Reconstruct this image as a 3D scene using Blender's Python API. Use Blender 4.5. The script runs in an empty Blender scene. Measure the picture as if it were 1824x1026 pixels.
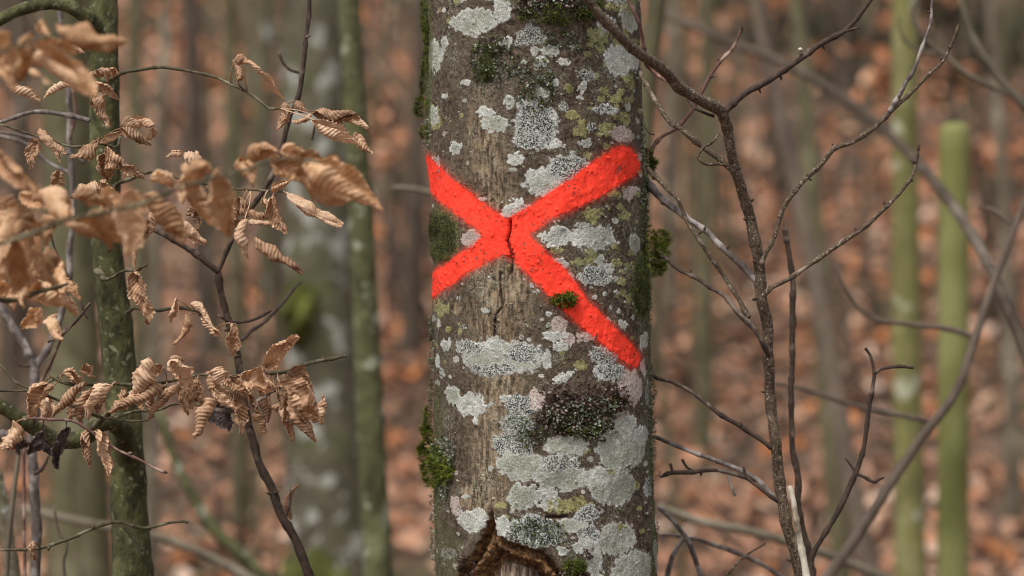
import bpy, math, random
import numpy as np

# ------------------------------------------------------------------ camera, sky, sun, exposure
H = 1.35            # camera height above the ground at the tree
F = 85.0            # mm, on a 36 mm wide sensor
D0 = 2.43           # distance to the front of the marked trunk
scene = bpy.context.scene
C = scene.collection
cam_data = bpy.data.cameras.new('camera')
cam_data.lens = F; cam_data.sensor_width = 36.0
cam_data.clip_start = 0.05; cam_data.clip_end = 400
cam_data.dof.use_dof = True
cam_data.dof.focus_distance = 2.445
cam_data.dof.aperture_fstop = 3.4
cam_data.dof.aperture_blades = 0
cam = bpy.data.objects.new('camera', cam_data)
cam.location = (0, 0, H); cam.rotation_euler = (math.radians(90), 0, 0)
C.objects.link(cam); scene.camera = cam

SUN_EL, SUN_AZ = math.radians(60), math.radians(215)   # azimuth clockwise from +Y (behind the camera, a little left)
world = bpy.data.worlds.new("World"); scene.world = world
world.use_nodes = True
wn = world.node_tree.nodes; wl = world.node_tree.links
wn.clear()
sky = wn.new('ShaderNodeTexSky'); sky.sky_type = 'NISHITA'; sky.sun_disc = False
sky.sun_elevation = SUN_EL; sky.sun_rotation = SUN_AZ
sky.air_density = 1.0; sky.dust_density = 4.0; sky.ozone_density = 1.0
hs = wn.new('ShaderNodeHueSaturation'); hs.inputs['Saturation'].default_value = 0.10
bg = wn.new('ShaderNodeBackground'); bg.inputs['Strength'].default_value = 0.135
wo = wn.new('ShaderNodeOutputWorld')
wl.new(sky.outputs[0], hs.inputs['Color']); wl.new(hs.outputs[0], bg.inputs[0]); wl.new(bg.outputs[0], wo.inputs[0])

sd = bpy.data.lights.new('sun', 'SUN'); sd.energy = 2.1; sd.angle = math.radians(16); sd.color = (1, 0.93, 0.83)
sun = bpy.data.objects.new('sun', sd); C.objects.link(sun)
sun.rotation_euler = (math.pi/2 - SUN_EL, 0, math.pi - SUN_AZ)

scene.view_settings.view_transform = 'Standard'
scene.view_settings.look = 'None'
scene.view_settings.exposure = 0.45
scene.view_settings.gamma = 1.0
scene.cycles.max_bounces = 6
scene.cycles.pixel_filter_type = 'BLACKMAN_HARRIS'; scene.cycles.filter_width = 1.15
scene.cycles.use_denoising = True

rng = np.random.default_rng(11)
random.seed(11)

# ------------------------------------------------------------------ helpers
def W(d): return d*36.0/F
def mpp(d): return W(d)/1824.0                      # metres per photograph pixel at distance d
def P(px, py, d):                                   # photograph pixel + real distance -> point in the wood
    return np.array([(px-912)*mpp(d), d, H+(513-py)*mpp(d)])

def sstep(a, b, x):
    t = np.clip((x-a)/(b-a), 0, 1); return t*t*(3-2*t)

def _hash(ix, iy, seed):
    h = (ix.astype(np.int64)*374761393 + iy.astype(np.int64)*668265263 + seed*974634777) & 0x7fffffff
    h = ((h ^ (h >> 13))*1274126177) & 0x7fffffff
    h = h ^ (h >> 16)
    return (h & 0xffff)/65535.0
def vn(x, y, seed=0):                               # smooth value noise 0..1
    ix = np.floor(x); iy = np.floor(y); fx = x-ix; fy = y-iy
    fx = fx*fx*(3-2*fx); fy = fy*fy*(3-2*fy)
    a = _hash(ix, iy, seed); b = _hash(ix+1, iy, seed); c = _hash(ix, iy+1, seed); d = _hash(ix+1, iy+1, seed)
    return (a*(1-fx)+b*fx)*(1-fy)+(c*(1-fx)+d*fx)*fy
def fbm(x, y, seed=0, o=4):
    s = 0; a = 0.5; t = 0
    for k in range(o):
        s = s+a*vn(x*2**k+k*17.3, y*2**k-k*9.1, seed+k*7); t += a; a *= 0.5
    return s/t

def mesh_obj(name, v, f, mat, parent=None, origin=None, smooth=True, attrs=None):
    """v (n,3) world coords, f (m,3|4) faces or a list of arrays"""
    me = bpy.data.meshes.new(name)
    v = np.asarray(v, dtype=np.float64)
    if parent is not None:
        root = parent
        while root.parent is not None: root = root.parent
        org = np.array(root.location)
        v = v-org
    elif origin is not None:
        v = v-np.array(origin)
    fl = f if isinstance(f, list) else [f]
    fl = [np.asarray(a) for a in fl if len(a)]
    me.vertices.add(len(v)); me.vertices.foreach_set('co', v.astype(np.float32).ravel())
    loops = np.concatenate([a.ravel() for a in fl]).astype(np.int32)
    sizes = np.concatenate([np.full(len(a), a.shape[1]) for a in fl])
    me.loops.add(len(loops)); me.loops.foreach_set('vertex_index', loops)
    me.polygons.add(len(sizes))
    starts = np.concatenate([[0], np.cumsum(sizes)[:-1]]).astype(np.int32)
    me.polygons.foreach_set('loop_start', starts)
    me.polygons.foreach_set('use_smooth', np.full(len(sizes), smooth))
    me.update(calc_edges=True); me.validate()
    if attrs:
        for an, arr in attrs.items():
            if arr.ndim == 1:
                a = me.attributes.new(an, 'FLOAT', 'POINT'); a.data.foreach_set('value', arr.astype(np.float32))
            else:
                a = me.attributes.new(an, 'FLOAT_COLOR', 'POINT'); a.data.foreach_set('color', arr.astype(np.float32).ravel())
    me.materials.append(mat)
    o = bpy.data.objects.new(name, me); C.objects.link(o)
    if parent is not None: o.parent = parent
    elif origin is not None: o.location = tuple(float(q) for q in origin)
    return o
def tag(o, label=None, cat=None, group=None, kind=None):
    if label: o['label'] = label
    if cat: o['category'] = cat
    if group: o['group'] = group
    if kind: o['kind'] = kind
    return o
def thing(name, loc, label, cat, group=None):
    o = bpy.data.objects.new(name, None); C.objects.link(o)
    o.location = tuple(float(q) for q in loc); o.empty_display_size = 0.1
    return tag(o, label, cat, group)

def catmull(pts, n_per):
    pts = np.asarray(pts, float)
    if len(pts) == 2: pts = np.array([pts[0], (pts[0]+pts[1])/2, pts[1]])
    p = np.vstack([2*pts[0]-pts[1], pts, 2*pts[-1]-pts[-2]])
    out = []
    for i in range(1, len(p)-2):
        a, b, c, d = p[i-1], p[i], p[i+1], p[i+2]
        l0, l1, l2 = [max(np.linalg.norm((q1-q0)[:3]), 1e-6) for q0, q1 in ((a, b), (b, c), (c, d))]
        m0 = ((b-a)/l0*l1+(c-b)/l1*l0)/(l0+l1)*l1; m1 = ((c-b)/l1*l2+(d-c)/l2*l1)/(l1+l2)*l1
        k = n_per if l1 < 0.4 else n_per*2
        for t in np.linspace(0, 1, k, endpoint=False):
            out.append((2*t**3-3*t*t+1)*b+(t**3-2*t*t+t)*m0+(-2*t**3+3*t*t)*c+(t**3-t*t)*m1)
    out.append(p[-2]); return np.array(out)

def tube(pts, rad, sides=8, n_per=6, rough=0.05, node=0.0, node_step=0.035, wob=0.0, rg=None):
    """pts (k,3), rad (k,) -> verts, quads; tapered, capped by a closing cone"""
    rg = rg or rng
    q = np.hstack([np.asarray(pts, float), np.asarray(rad, float)[:, None]])
    q = catmull(q, n_per); c = q[:, :3].copy(); r = np.maximum(q[:, 3], 1e-5)
    n = len(c)
    L = np.concatenate([[0], np.cumsum(np.linalg.norm(np.diff(c, axis=0), axis=1))])
    if wob > 0:
        s = L/0.03; sd_ = int(rg.integers(1e6))
        for k in range(3):
            c[:, k] += (vn(s, s*0+k*5.5, sd_)-0.5)*wob*2*np.minimum(1, L/0.02)*np.minimum(1, (L[-1]-L)/0.02+0.3)
    if node > 0:
        ph = (L/node_step + rg.random()) % 1.0
        r = r*(1+node*np.exp(-((ph-0.5)/0.10)**2))
    T = np.gradient(c, axis=0); T /= np.linalg.norm(T, axis=1)[:, None]+1e-12
    up = np.array([0, 1, 0.]) if abs(T[0][1]) < 0.9 else np.array([1, 0, 0.])
    N = np.zeros_like(T); N[0] = np.cross(T[0], up); N[0] /= np.linalg.norm(N[0])
    for i in range(1, n):
        m = N[i-1]-T[i]*np.dot(N[i-1], T[i]); N[i] = m/np.linalg.norm(m)
    B = np.cross(T, N)
    a = np.linspace(0, 2*np.pi, sides, endpoint=False)
    sdn = int(rg.integers(1e6))
    aa, LL = np.meshgrid(a, L)
    Rm = r[:, None]*(1+rough*2*(vn(np.cos(aa)*1.5+LL/np.maximum(r[:, None], 1e-4)*0.7, np.sin(aa)*1.5+3, sdn)-0.5))
    V = c[:, None, :]+Rm[..., None]*(np.cos(aa)[..., None]*N[:, None, :]+np.sin(aa)[..., None]*B[:, None, :])
    V = V.reshape(-1, 3)
    i = np.arange(n-1)[:, None]*sides; j = np.arange(sides)[None, :]; j2 = (j+1) % sides
    Fq = np.stack([i+j, i+j2, i+sides+j2, i+sides+j], -1).reshape(-1, 4)
    tip0 = c[0]-T[0]*r[0]*0.3; tip1 = c[-1]+T[-1]*r[-1]*0.7
    V = np.vstack([V, tip0, tip1]); k0 = len(V)-2; k1 = len(V)-1
    jj = np.arange(sides); jn = (jj+1) % sides
    Ft = np.vstack([np.stack([np.full(sides, k0), jn, jj], -1), np.stack([np.full(sides, k1), (n-1)*sides+jj, (n-1)*sides+jn], -1)])
    return V, Fq, Ft
class Join:
    def __init__(s): s.v = []; s.q = []; s.t = []; s.n = 0
    def add(s, V, Q=None, T=None):
        s.v.append(V)
        if Q is not None and len(Q): s.q.append(Q+s.n)
        if T is not None and len(T): s.t.append(T+s.n)
        s.n += len(V)
    def build(s, name, mat, parent=None, origin=None, **k):
        f = []
        if s.q: f.append(np.vstack(s.q))
        if s.t: f.append(np.vstack(s.t))
        return mesh_obj(name, np.vstack(s.v), f, mat, parent, origin, **k)

# ------------------------------------------------------------------ materials
class NT:
    def __init__(s, name, rough=0.85, spec=0.3):
        s.m = bpy.data.materials.new(name); s.m.use_nodes = True
        s.n = s.m.node_tree.nodes; s.l = s.m.node_tree.links
        s.b = s.n['Principled BSDF']; s.b.inputs['Roughness'].default_value = rough
        s.b.inputs['Specular IOR Level'].default_value = spec
        s.tc = s.n.new('ShaderNodeTexCoord')
        s.vec = s.tc.outputs['Object']
    def mapping(s, scale):
        m = s.n.new('ShaderNodeMapping'); m.inputs['Scale'].default_value = scale
        s.l.new(s.vec, m.inputs['Vector']); return m.outputs[0]
    def noise(s, scale, detail=3, rough=0.55, vec=None, dist=0):
        t = s.n.new('ShaderNodeTexNoise'); t.inputs['Scale'].default_value = scale; t.inputs['Detail'].default_value = detail
        t.inputs['Roughness'].default_value = rough; t.inputs['Distortion'].default_value = dist
        s.l.new(vec or s.vec, t.inputs['Vector']); return t.outputs['Fac']
    def voro(s, scale, vec=None, feature='F1', out='Distance'):
        t = s.n.new('ShaderNodeTexVoronoi'); t.inputs['Scale'].default_value = scale; t.feature = feature
        s.l.new(vec or s.vec, t.inputs['Vector']); return t.outputs[out]
    def ramp(s, fac, stops):
        r = s.n.new('ShaderNodeValToRGB'); e = r.color_ramp.elements
        while len(e) < len(stops): e.new(0.5)
        for i, (p, c) in enumerate(stops):
            e[i].position = p; e[i].color = (c, c, c, 1) if isinstance(c, (int, float)) else (*c, 1)
        s.l.new(fac, r.inputs[0]); return r.outputs[0]
    def mix(s, fac, a, b, mode='MIX'):
        m = s.n.new('ShaderNodeMix'); m.data_type = 'RGBA'; m.blend_type = mode
        for k, x in ((0, fac), (6, a), (7, b)):
            if isinstance(x, (int, float)): m.inputs[k].default_value = x
            elif isinstance(x, tuple): m.inputs[k].default_value = (*x, 1)
            else: s.l.new(x, m.inputs[k])
        return m.outputs[2]
    def math(s, op, a, b=0.0, clamp=False):
        m = s.n.new('ShaderNodeMath'); m.operation = op; m.use_clamp = clamp
        for k, x in ((0, a), (1, b)):
            if isinstance(x, (int, float)): m.inputs[k].default_value = x
            else: s.l.new(x, m.inputs[k])
        return m.outputs[0]
    def attr(s, name):
        a = s.n.new('ShaderNodeAttribute'); a.attribute_name = name; return a
    def sep(s, col):
        x = s.n.new('ShaderNodeSeparateColor'); s.l.new(col, x.inputs[0]); return x.outputs
    def bump(s, h, strength=0.5, dist=0.001):
        b = s.n.new('ShaderNodeBump'); b.inputs['Strength'].default_value = strength; b.inputs['Distance'].default_value = dist
        s.l.new(h, b.inputs['Height']); s.l.new(b.outputs[0], s.b.inputs['Normal'])
    def color(s, c): s.l.new(c, s.b.inputs['Base Color'])
    def rand(s):
        return s.n.new('ShaderNodeObjectInfo').outputs['Random']

def bark(name, dark, mid, light, scale=40, light_amt=0.55, bump=0.6, bd=0.001, stretch=0.35, extra=None):
    m = NT(name)
    v = m.mapping((1, 1, stretch))
    n1 = m.noise(scale, 5, 0.65, v); n2 = m.noise(scale*0.23, 3, 0.6)
    c = m.ramp(n1, [(0.32, dark), (0.62, mid)])
    c = m.mix(m.ramp(n2, [(light_amt, 0), (light_amt+0.12, 1)]), c, light)
    if extra:
        n3 = m.noise(extra[0], 4, 0.6); c = m.mix(m.ramp(n3, [(extra[1], 0), (extra[1]+0.05, 1)]), c, extra[2])
    m.color(c); m.bump(m.noise(scale*2.2, 4, 0.6, v), bump, bd); return m.m

M = {}
M['green_bark'] = bark('green_algae_bark', (0.018, 0.018, 0.008), (0.080, 0.077, 0.028), (0.125, 0.125, 0.055), 95, 0.55, 1.0, 0.003, 0.5, extra=(120, 0.60, (0.19, 0.19, 0.11)))
M['green_bark_far'] = bark('mossy_bark', (0.035, 0.035, 0.014), (0.105, 0.105, 0.045), (0.17, 0.175, 0.09), 34, 0.54, 1.0, 0.006, 0.6, extra=(34, 0.58, (0.26, 0.27, 0.19)))
M['yellow_green_bark'] = bark('yellow_green_bark', (0.10, 0.10, 0.035), (0.19, 0.18, 0.065), (0.26, 0.25, 0.12), 20, 0.54, 0.8, 0.004, 0.4, extra=(14, 0.60, (0.34, 0.34, 0.24)))
M['grey_bark'] = bark('grey_bark', (0.05, 0.044, 0.028), (0.14, 0.125, 0.082), (0.10, 0.11, 0.04), 22, 0.56, 0.8, 0.006, 1.2, extra=(13, 0.545, (0.40, 0.40, 0.36)))
M['olive_bark'] = bark('olive_bark', (0.06, 0.054, 0.028), (0.125, 0.113, 0.06), (0.19, 0.18, 0.11), 16, 0.54, 0.8, 0.006)
M['brown_bark'] = bark('brown_bark', (0.035, 0.025, 0.018), (0.10, 0.075, 0.055), (0.17, 0.14, 0.11), 24, 0.55, 0.8, 0.005)
M['pale_bark'] = bark('pale_grey_bark', (0.075, 0.06, 0.042), (0.17, 0.145, 0.105), (0.27, 0.245, 0.185), 24, 0.52, 0.8, 0.005)
M['beech_bark'] = bark('smooth_grey_brown_bark', (0.08, 0.058, 0.044), (0.185, 0.142, 0.112), (0.28, 0.235, 0.195), 24, 0.62, 0.6, 0.003)
M['dark_twig'] = bark('dark_twig_bark', (0.02, 0.014, 0.011), (0.07, 0.045, 0.034), (0.16, 0.125, 0.10), 190, 0.56, 0.8, 0.0007, 0.4)
M['green_twig'] = bark('green_twig_bark', (0.028, 0.022, 0.013), (0.090, 0.075, 0.040), (0.17, 0.155, 0.10), 200, 0.52, 0.8, 0.0007, 0.4)
M['grey_twig'] = bark('grey_twig_bark', (0.06, 0.048, 0.045), (0.16, 0.13, 0.12), (0.30, 0.27, 0.25), 190, 0.50, 0.8, 0.0007, 0.4)
M['shrub'] = bark('shrub_bark', (0.025, 0.016, 0.010), (0.115, 0.080, 0.052), (0.23, 0.185, 0.14), 260, 0.58, 1.0, 0.0009, 0.9, extra=(480, 0.585, (0.34, 0.30, 0.24)))
M['red_twig'] = bark('reddish_twig_bark', (0.06, 0.03, 0.025), (0.17, 0.09, 0.075), (0.34, 0.25, 0.20), 190, 0.52, 0.8, 0.0007, 0.4)
M['pale_dead'] = bark('pale_dead_bark', (0.10, 0.075, 0.05), (0.38, 0.32, 0.24), (0.52, 0.48, 0.40), 120, 0.45, 1.0, 0.001, 0.3)
M['post'] = bark('algae_green_wood', (0.10, 0.10, 0.03), (0.165, 0.168, 0.048), (0.22, 0.222, 0.085), 12, 0.47, 0.4, 0.003, 0.12)
M['mossbark'] = bark('moss_covered_bark', (0.03, 0.035, 0.006), (0.085, 0.095, 0.015), (0.14, 0.15, 0.03), 40, 0.5, 1.0, 0.01, 1.0)

def leaf_mat(name, dark, mid, light, trans=0.18):
    m = NT(name, 0.6, 0.35)
    r = m.rand()
    n = m.noise(70, 4, 0.6); n2 = m.noise(420, 2, 0.6)
    f = m.math('ADD', m.math('MULTIPLY', n, 0.8), m.math('MULTIPLY', m.math('SUBTRACT', r, 0.5), 0.35))
    c = m.ramp(f, [(0.20, dark), (0.38, mid), (0.60, light)])
    c = m.mix(m.ramp(n2, [(0.60, 0), (0.72, 0.55)]), c, dark)
    a = m.attr('ridge').outputs['Fac']
    c = m.mix(m.math('MULTIPLY', a, 0.62), c, tuple(min(1, x*1.5) for x in light))  # pleat crests lightened: sunlit highlight painted into the leaf colour
    m.color(c); m.bump(m.noise(380, 3, 0.6), 0.4, 0.0006)
    t = m.n.new('ShaderNodeBsdfTranslucent'); m.l.new(m.mix(0.5, c, (0.55, 0.22, 0.06)), t.inputs['Color'])
    ms = m.n.new('ShaderNodeMixShader'); ms.inputs[0].default_value = trans
    m.l.new(m.b.outputs[0], ms.inputs[1]); m.l.new(t.outputs[0], ms.inputs[2])
    m.l.new(ms.outputs[0], m.n['Material Output'].inputs['Surface'])
    return m.m
M['leaf'] = leaf_mat('dead_leaf', (0.13, 0.062, 0.030), (0.39, 0.225, 0.128), (0.60, 0.42, 0.285))
M['leaf_near'] = leaf_mat('dead_leaf_golden', (0.22, 0.105, 0.045), (0.48, 0.275, 0.14), (0.68, 0.47, 0.30), 0.3)
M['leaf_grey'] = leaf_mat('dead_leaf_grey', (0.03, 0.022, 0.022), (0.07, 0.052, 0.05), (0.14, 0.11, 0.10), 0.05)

def litter_mat(name, trans=0.15):
    m = NT(name, 0.7, 0.25)
    a = m.attr('tint').outputs['Color']
    m.color(a)
    t = m.n.new('ShaderNodeBsdfTranslucent'); m.l.new(a, t.inputs['Color'])
    ms = m.n.new('ShaderNodeMixShader'); ms.inputs[0].default_value = trans
    m.l.new(m.b.outputs[0], ms.inputs[1]); m.l.new(t.outputs[0], ms.inputs[2])
    m.l.new(ms.outputs[0], m.n['Material Output'].inputs['Surface'])
    return m.m
M['litter'] = litter_mat('fallen_leaves')
M['moss'] = litter_mat('moss_shoots', 0.25)

# ------------------------------------------------------------------ ground: level by the tree, then a slope that climbs out of the picture
def gz(x, y):
    x = np.asarray(x, float); y = np.asarray(y, float)
    t = np.maximum(y-4.2, 0)
    z = 0.27*t*t/(t+1.2) + 0.012*np.maximum(t-10, 0)**1.3*0.5
    z = z + 0.03*x*np.clip(t/6, 0, 1)
    z = z + (fbm(x*0.5+40, y*0.5+40, 3, 3)-0.5)*0.34*np.clip((y-3)/4, 0.15, 1) + (fbm(x*2+9, y*2, 5, 2)-0.5)*0.06
    return z
xs = np.concatenate([np.linspace(-60, -10, 26), np.linspace(-9.8, 9.8, 99), np.linspace(10, 60, 26)])
ys = np.concatenate([np.linspace(-30, 1, 16), np.linspace(1.2, 30, 150), np.linspace(31, 110, 40)])
gx, gy = np.meshgrid(xs, ys); GZ = gz(gx, gy)
gv = np.stack([gx, gy, GZ], -1).reshape(-1, 3)
ni, nj = gx.shape
ii = (np.arange(ni-1)[:, None]*nj+np.arange(nj-1)[None, :])
gf = np.stack([ii, ii+1, ii+nj+1, ii+nj], -1).reshape(-1, 4)
m = NT('forest_soil')
c = m.ramp(m.noise(9, 5, 0.7), [(0.30, (0.025, 0.018, 0.012)), (0.50, (0.11, 0.068, 0.047)), (0.66, (0.22, 0.13, 0.088)), (0.80, (0.30, 0.19, 0.135))])
c = m.mix(m.ramp(m.noise(0.9, 3, 0.6), [(0.58, 0), (0.72, 0.75)]), c, (0.10, 0.105, 0.045))
m.color(c); m.bump(m.noise(30, 4, 0.6), 1.0, 0.03)
ground = mesh_obj('ground', gv, gf, m.m); tag(ground, kind='structure')

# fallen leaves, nobody could count them: one object
PAL = np.array([[0.50, 0.27, 0.17], [0.42, 0.22, 0.14], [0.56, 0.36, 0.25], [0.52, 0.20, 0.07], [0.28, 0.15, 0.095],
                [0.16, 0.09, 0.06], [0.72, 0.52, 0.41], [0.40, 0.18, 0.10], [0.33, 0.25, 0.18]])
PW = np.array([.20, .20, .10, .10, .15, .12, .05, .10, .04]); PW = PW/PW.sum()
def leaf_cloud(c, size, nrm, rg, pal=PAL, pw=PW, curl=0.5):
    """six-sided curled leaf blades at c with normals nrm"""
    n = len(c)
    a = rg.normal(size=(n, 3)); a -= nrm*(a*nrm).sum(1)[:, None]; a /= np.linalg.norm(a, axis=1)[:, None]
    b = np.cross(nrm, a)
    s = (size*rg.uniform(0.6, 1.25, n))[:, None]
    cu = (rg.uniform(0.1, 1, n)*curl)[:, None]
    pts = [(-0.5, 0, 0), (-0.2, 0.28, cu*0.3), (0.2, 0.26, cu*0.35), (0.55, 0, cu*0.25), (0.2, -0.26, cu*0.35), (-0.2, -0.28, cu*0.3), (-.02, 0, -0.02)]
    V = np.stack([c+s*(p[0]*a+p[1]*b+p[2]*nrm) for p in pts], 1)
    base = np.arange(n)[:, None]*7
    T = np.stack([np.hstack([base+k, base+(k+1) % 6, base+6]) for k in range(6)], 1).reshape(-1, 3)
    col = pal[rg.choice(len(pal), n, p=pw)]*rg.uniform(0.65, 1.2, n)[:, None]
    col = np.repeat(np.hstack([col, np.ones((n, 1))]), 7, axis=0)
    return V.reshape(-1, 3), T, np.clip(col, 0, 1)
def scatter_litter():
    rg = np.random.default_rng(5)
    xs_, ys_, sz = [], [], []
    for (y0, y1, n, s, hw) in ((4.6, 12, 15000, 0.072, 0.26), (12, 30, 17000, 0.115, 0.30)):
        y = y0+(y1-y0)*rg.random(n)**0.8; x = rg.uniform(-1, 1, n)*(hw*y+0.5)
        keep = fbm(x*0.55, y*1.5, 77, 3) > 0.33+0.10*rg.random(n)+0.06*np.clip((y-7)/5, 0, 1)
        x = x[keep]; y = y[keep]
        xs_.append(x); ys_.append(y); sz.append(np.full(len(x), s))
    x = np.concatenate(xs_); y = np.concatenate(ys_); s = np.concatenate(sz)
    z = gz(x, y)+0.008+rg.random(len(x))*0.03
    nr = np.stack([rg.normal(size=len(x))*0.45, -0.35+rg.normal(size=len(x))*0.5, np.ones(len(x))], 1); nr /= np.linalg.norm(nr, axis=1)[:, None]
    V, T, col = leaf_cloud(np.stack([x, y, z], 1), s, nr, rg)
    o = mesh_obj('leaf_litter', V, T, M['litter'], attrs={'tint': col}, smooth=False)
    tag(o, 'rust and tan fallen leaves covering the forest slope', 'leaf litter', kind='stuff')
scatter_litter()

# ------------------------------------------------------------------ background trees
def base_of(pts_px, d):
    return None
def px_tube(pts, d, wpx, sides=10, n_per=6, **k):
    """pts: (px,py[,d]) ; wpx: widths in photograph pixels"""
    pp = []; rr = []
    w = np.interp(np.linspace(0, 1, len(pts)), np.linspace(0, 1, len(wpx)), wpx) if len(wpx) != len(pts) else wpx
    for q, ww in zip(pts, w):
        dd = q[2] if len(q) > 2 else d
        pp.append(P(q[0], q[1], dd)); rr.append(ww*mpp(dd)/2)
    return np.array(pp), np.array(rr)

def far_tree(pts, d, wpx, mat, label, cat='tree', group=None, name='tree', up=2.2, branches=(), extra_low=True, limbs=3, rough=0.06):
    """a trunk traced top to bottom; it is carried on down to the ground and on up out of the frame"""
    rg = np.random.default_rng(int(abs(pts[0][0])*31+d*100))
    pp, rr = px_tube(pts, d, wpx)
    dirn = pp[-1]-pp[-2]; dirn /= np.linalg.norm(dirn)
    if extra_low:
        g = float(gz(pp[-1][0], pp[-1][1]))
        drop = pp[-1][2]-g
        if drop > 0.02:
            ex = pp[-1]+dirn*0.22
            gg = float(gz(ex[0], ex[1]))
            lo = ex+dirn*np.array([1, 1, 0])*max(ex[2]-gg, 0.05)*0.6; lo[2] = float(gz(lo[0], lo[1]))-0.05
            mid = (ex*0.5+lo*0.5)
            pp = np.vstack([pp, ex, mid, lo]); rr = np.concatenate([rr, [rr[-1]*1.03, rr[-1]*1.08, rr[-1]*1.5]])
    if up > 0:
        du = pp[0]-pp[1]; du /= np.linalg.norm(du)
        pp = np.vstack([pp[0]+du*up, pp[0]+du*up*0.5, pp]); rr = np.concatenate([[rr[0]*0.55, rr[0]*0.85], rr])
    root = thing(name, pp[-1], label, cat, group)
    V, Q, T = tube(pp[::-1], rr[::-1], 12, 8, rough=rough, rg=rg)
    tr = mesh_obj('trunk', V, [Q, T], mat, root)
    for bpts, bd, bw in branches:
        bp, br = px_tube(bpts, bd, bw)
        V, Q, T = tube(bp, br, 7, 6, rough=0.1, rg=rg)
        mesh_obj('branch', V, [Q, T], mat, root)
    for k in range(limbs):          # limbs above the picture
        if up <= 0: break
        t = rg.uniform(0.1, 0.9); p0 = pp[0]*(1-t)+pp[2]*t; r0 = rr[0]*0.5
        a = rg.uniform(0, 6.28); L = rg.uniform(0.4, 1.0)
        p1 = p0+np.array([math.cos(a)*L*0.5, math.sin(a)*L*0.5, L*0.4]); p2 = p0+np.array([math.cos(a)*L, math.sin(a)*L, L*1.1])
        V, Q, T = tube([p0, p1, p2], [r0, r0*0.6, r0*0.2], 6, 5, rg=rg)
        mesh_obj('branch', V, [Q, T], mat, root)
    return root

far_tree([(622, 0), (632, 200), (645, 420), (655, 640), (664, 840), (674, 1026)], 3.75, [38, 42, 46, 48, 52, 54], M['green_bark_far'],
         'slim moss green trunk close behind and left of the painted tree', 'tree', limbs=4)
t = far_tree([(556, 0), (562, 250), (568, 500), (574, 760), (585, 1026)], 6.0, [110, 118, 124, 130, 146], M['grey_bark'],
         'thick pale-spotted grey trunk with green moss swelling round its base', 'tree')
far_tree([(118, 0), (122, 300), (132, 600), (146, 1026)], 5.4, [78, 84, 92, 108], M['olive_bark'],
         'broad olive trunk half hidden behind the leafy sapling at far left', 'tree')
far_tree([(1612, 0), (1612, 300), (1615, 620), (1622, 1026)], 4.9, [46, 48, 52, 56], M['yellow_green_bark'],
         'straight yellow-green trunk just left of the green post', 'tree')
far_tree([(1345, -20), (1372, 130), (1408, 290), (1448, 480), (1486, 680), (1515, 850), (1550, 1026)], 5.2, [26, 28, 30, 32, 34, 36, 38], M['beech_bark'],
         'leaning smooth grey-brown trunk crossing behind the bare shrub', 'tree')
far_tree([(1432, 150), (1450, 400), (1470, 640), (1500, 1026)], 6.4, [30, 36, 38, 40], M['olive_bark'],
         'faint olive trunk just behind the leaning grey-brown trunk', 'tree')
far_tree([(236, 0), (240, 200), (246, 420), (256, 1026)], 7.5, [20, 22, 24, 28], M['olive_bark'],
         'thin olive trunk right of the leafy sapling, left of a paler one', 'tree')
far_tree([(297, 0), (290, 160), (283, 300), (276, 560), (270, 1026)], 6.8, [17, 20, 22, 26, 30], M['pale_bark'],
         'thin pale grey trunk right of the thin olive trunk', 'tree')
far_tree([(748, 0), (744, 250), (738, 450), (733, 640), (730, 1026)], 9.0, [30, 34, 40, 44, 46], M['brown_bark'],
         'dim brown trunk far behind, against the left edge of the painted tree', 'tree')
far_tree([(1172, -10), (1166, 40), (1158, 100), (1150, 200), (1140, 500), (1120, 1026)], 3.6, [34, 32, 30, 30, 32, 36], M['olive_bark'],
         'olive trunk peeking out beside the upper right of the painted tree', 'tree')
far_tree([(1262, 0), (1258, 300), (1256, 600), (1250, 1026)], 8.0, [26, 30, 34, 38], M['olive_bark'],
         'hazy olive trunk right of the painted tree, seen through the shrub twigs', 'tree')
far_tree([(1200, 0), (1196, 400), (1190, 1026)], 9.5, [26, 30, 34], M['pale_bark'],
         'hazy pale trunk between the painted tree and the shrub', 'tree')
far_tree([(408, 0), (418, 350), (426, 700), (430, 1026)], 7.2, [26, 30, 34, 38], M['olive_bark'],
         'hazy olive trunk behind the right fork of the dark sapling', 'tree')
far_tree([(340, 0), (352, 300), (368, 560), (376, 1026)], 9.0, [30, 32, 36, 40], M['brown_bark'],
         'hazy brown trunk behind the middle of the leaf clusters', 'tree')
far_tree([(1772, 100), (1790, 400), (1800, 620), (1806, 1026)], 7.5, [20, 26, 30, 34], M['pale_bark'],
         'thin pale trunk far back at the right edge, right of the post', 'tree')
far_tree([(468, 0), (474, 260), (480, 600), (478, 1026)], 10, [34, 36, 38, 42], M['grey_bark'],
         'far grey trunk left of the thick spotted trunk', 'tree')
far_tree([(700, 0), (704, 300), (706, 640), (704, 1026)], 12, [16, 18, 20, 22], M['pale_bark'],
         'far thin pale trunk just right of the slim moss green trunk', 'tree')
far_tree([(40, 0), (36, 300), (22, 640), (14, 1026)], 8, [34, 38, 40, 44], M['brown_bark'],
         'blurred brown trunk at the far left edge of the wood', 'tree')
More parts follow.
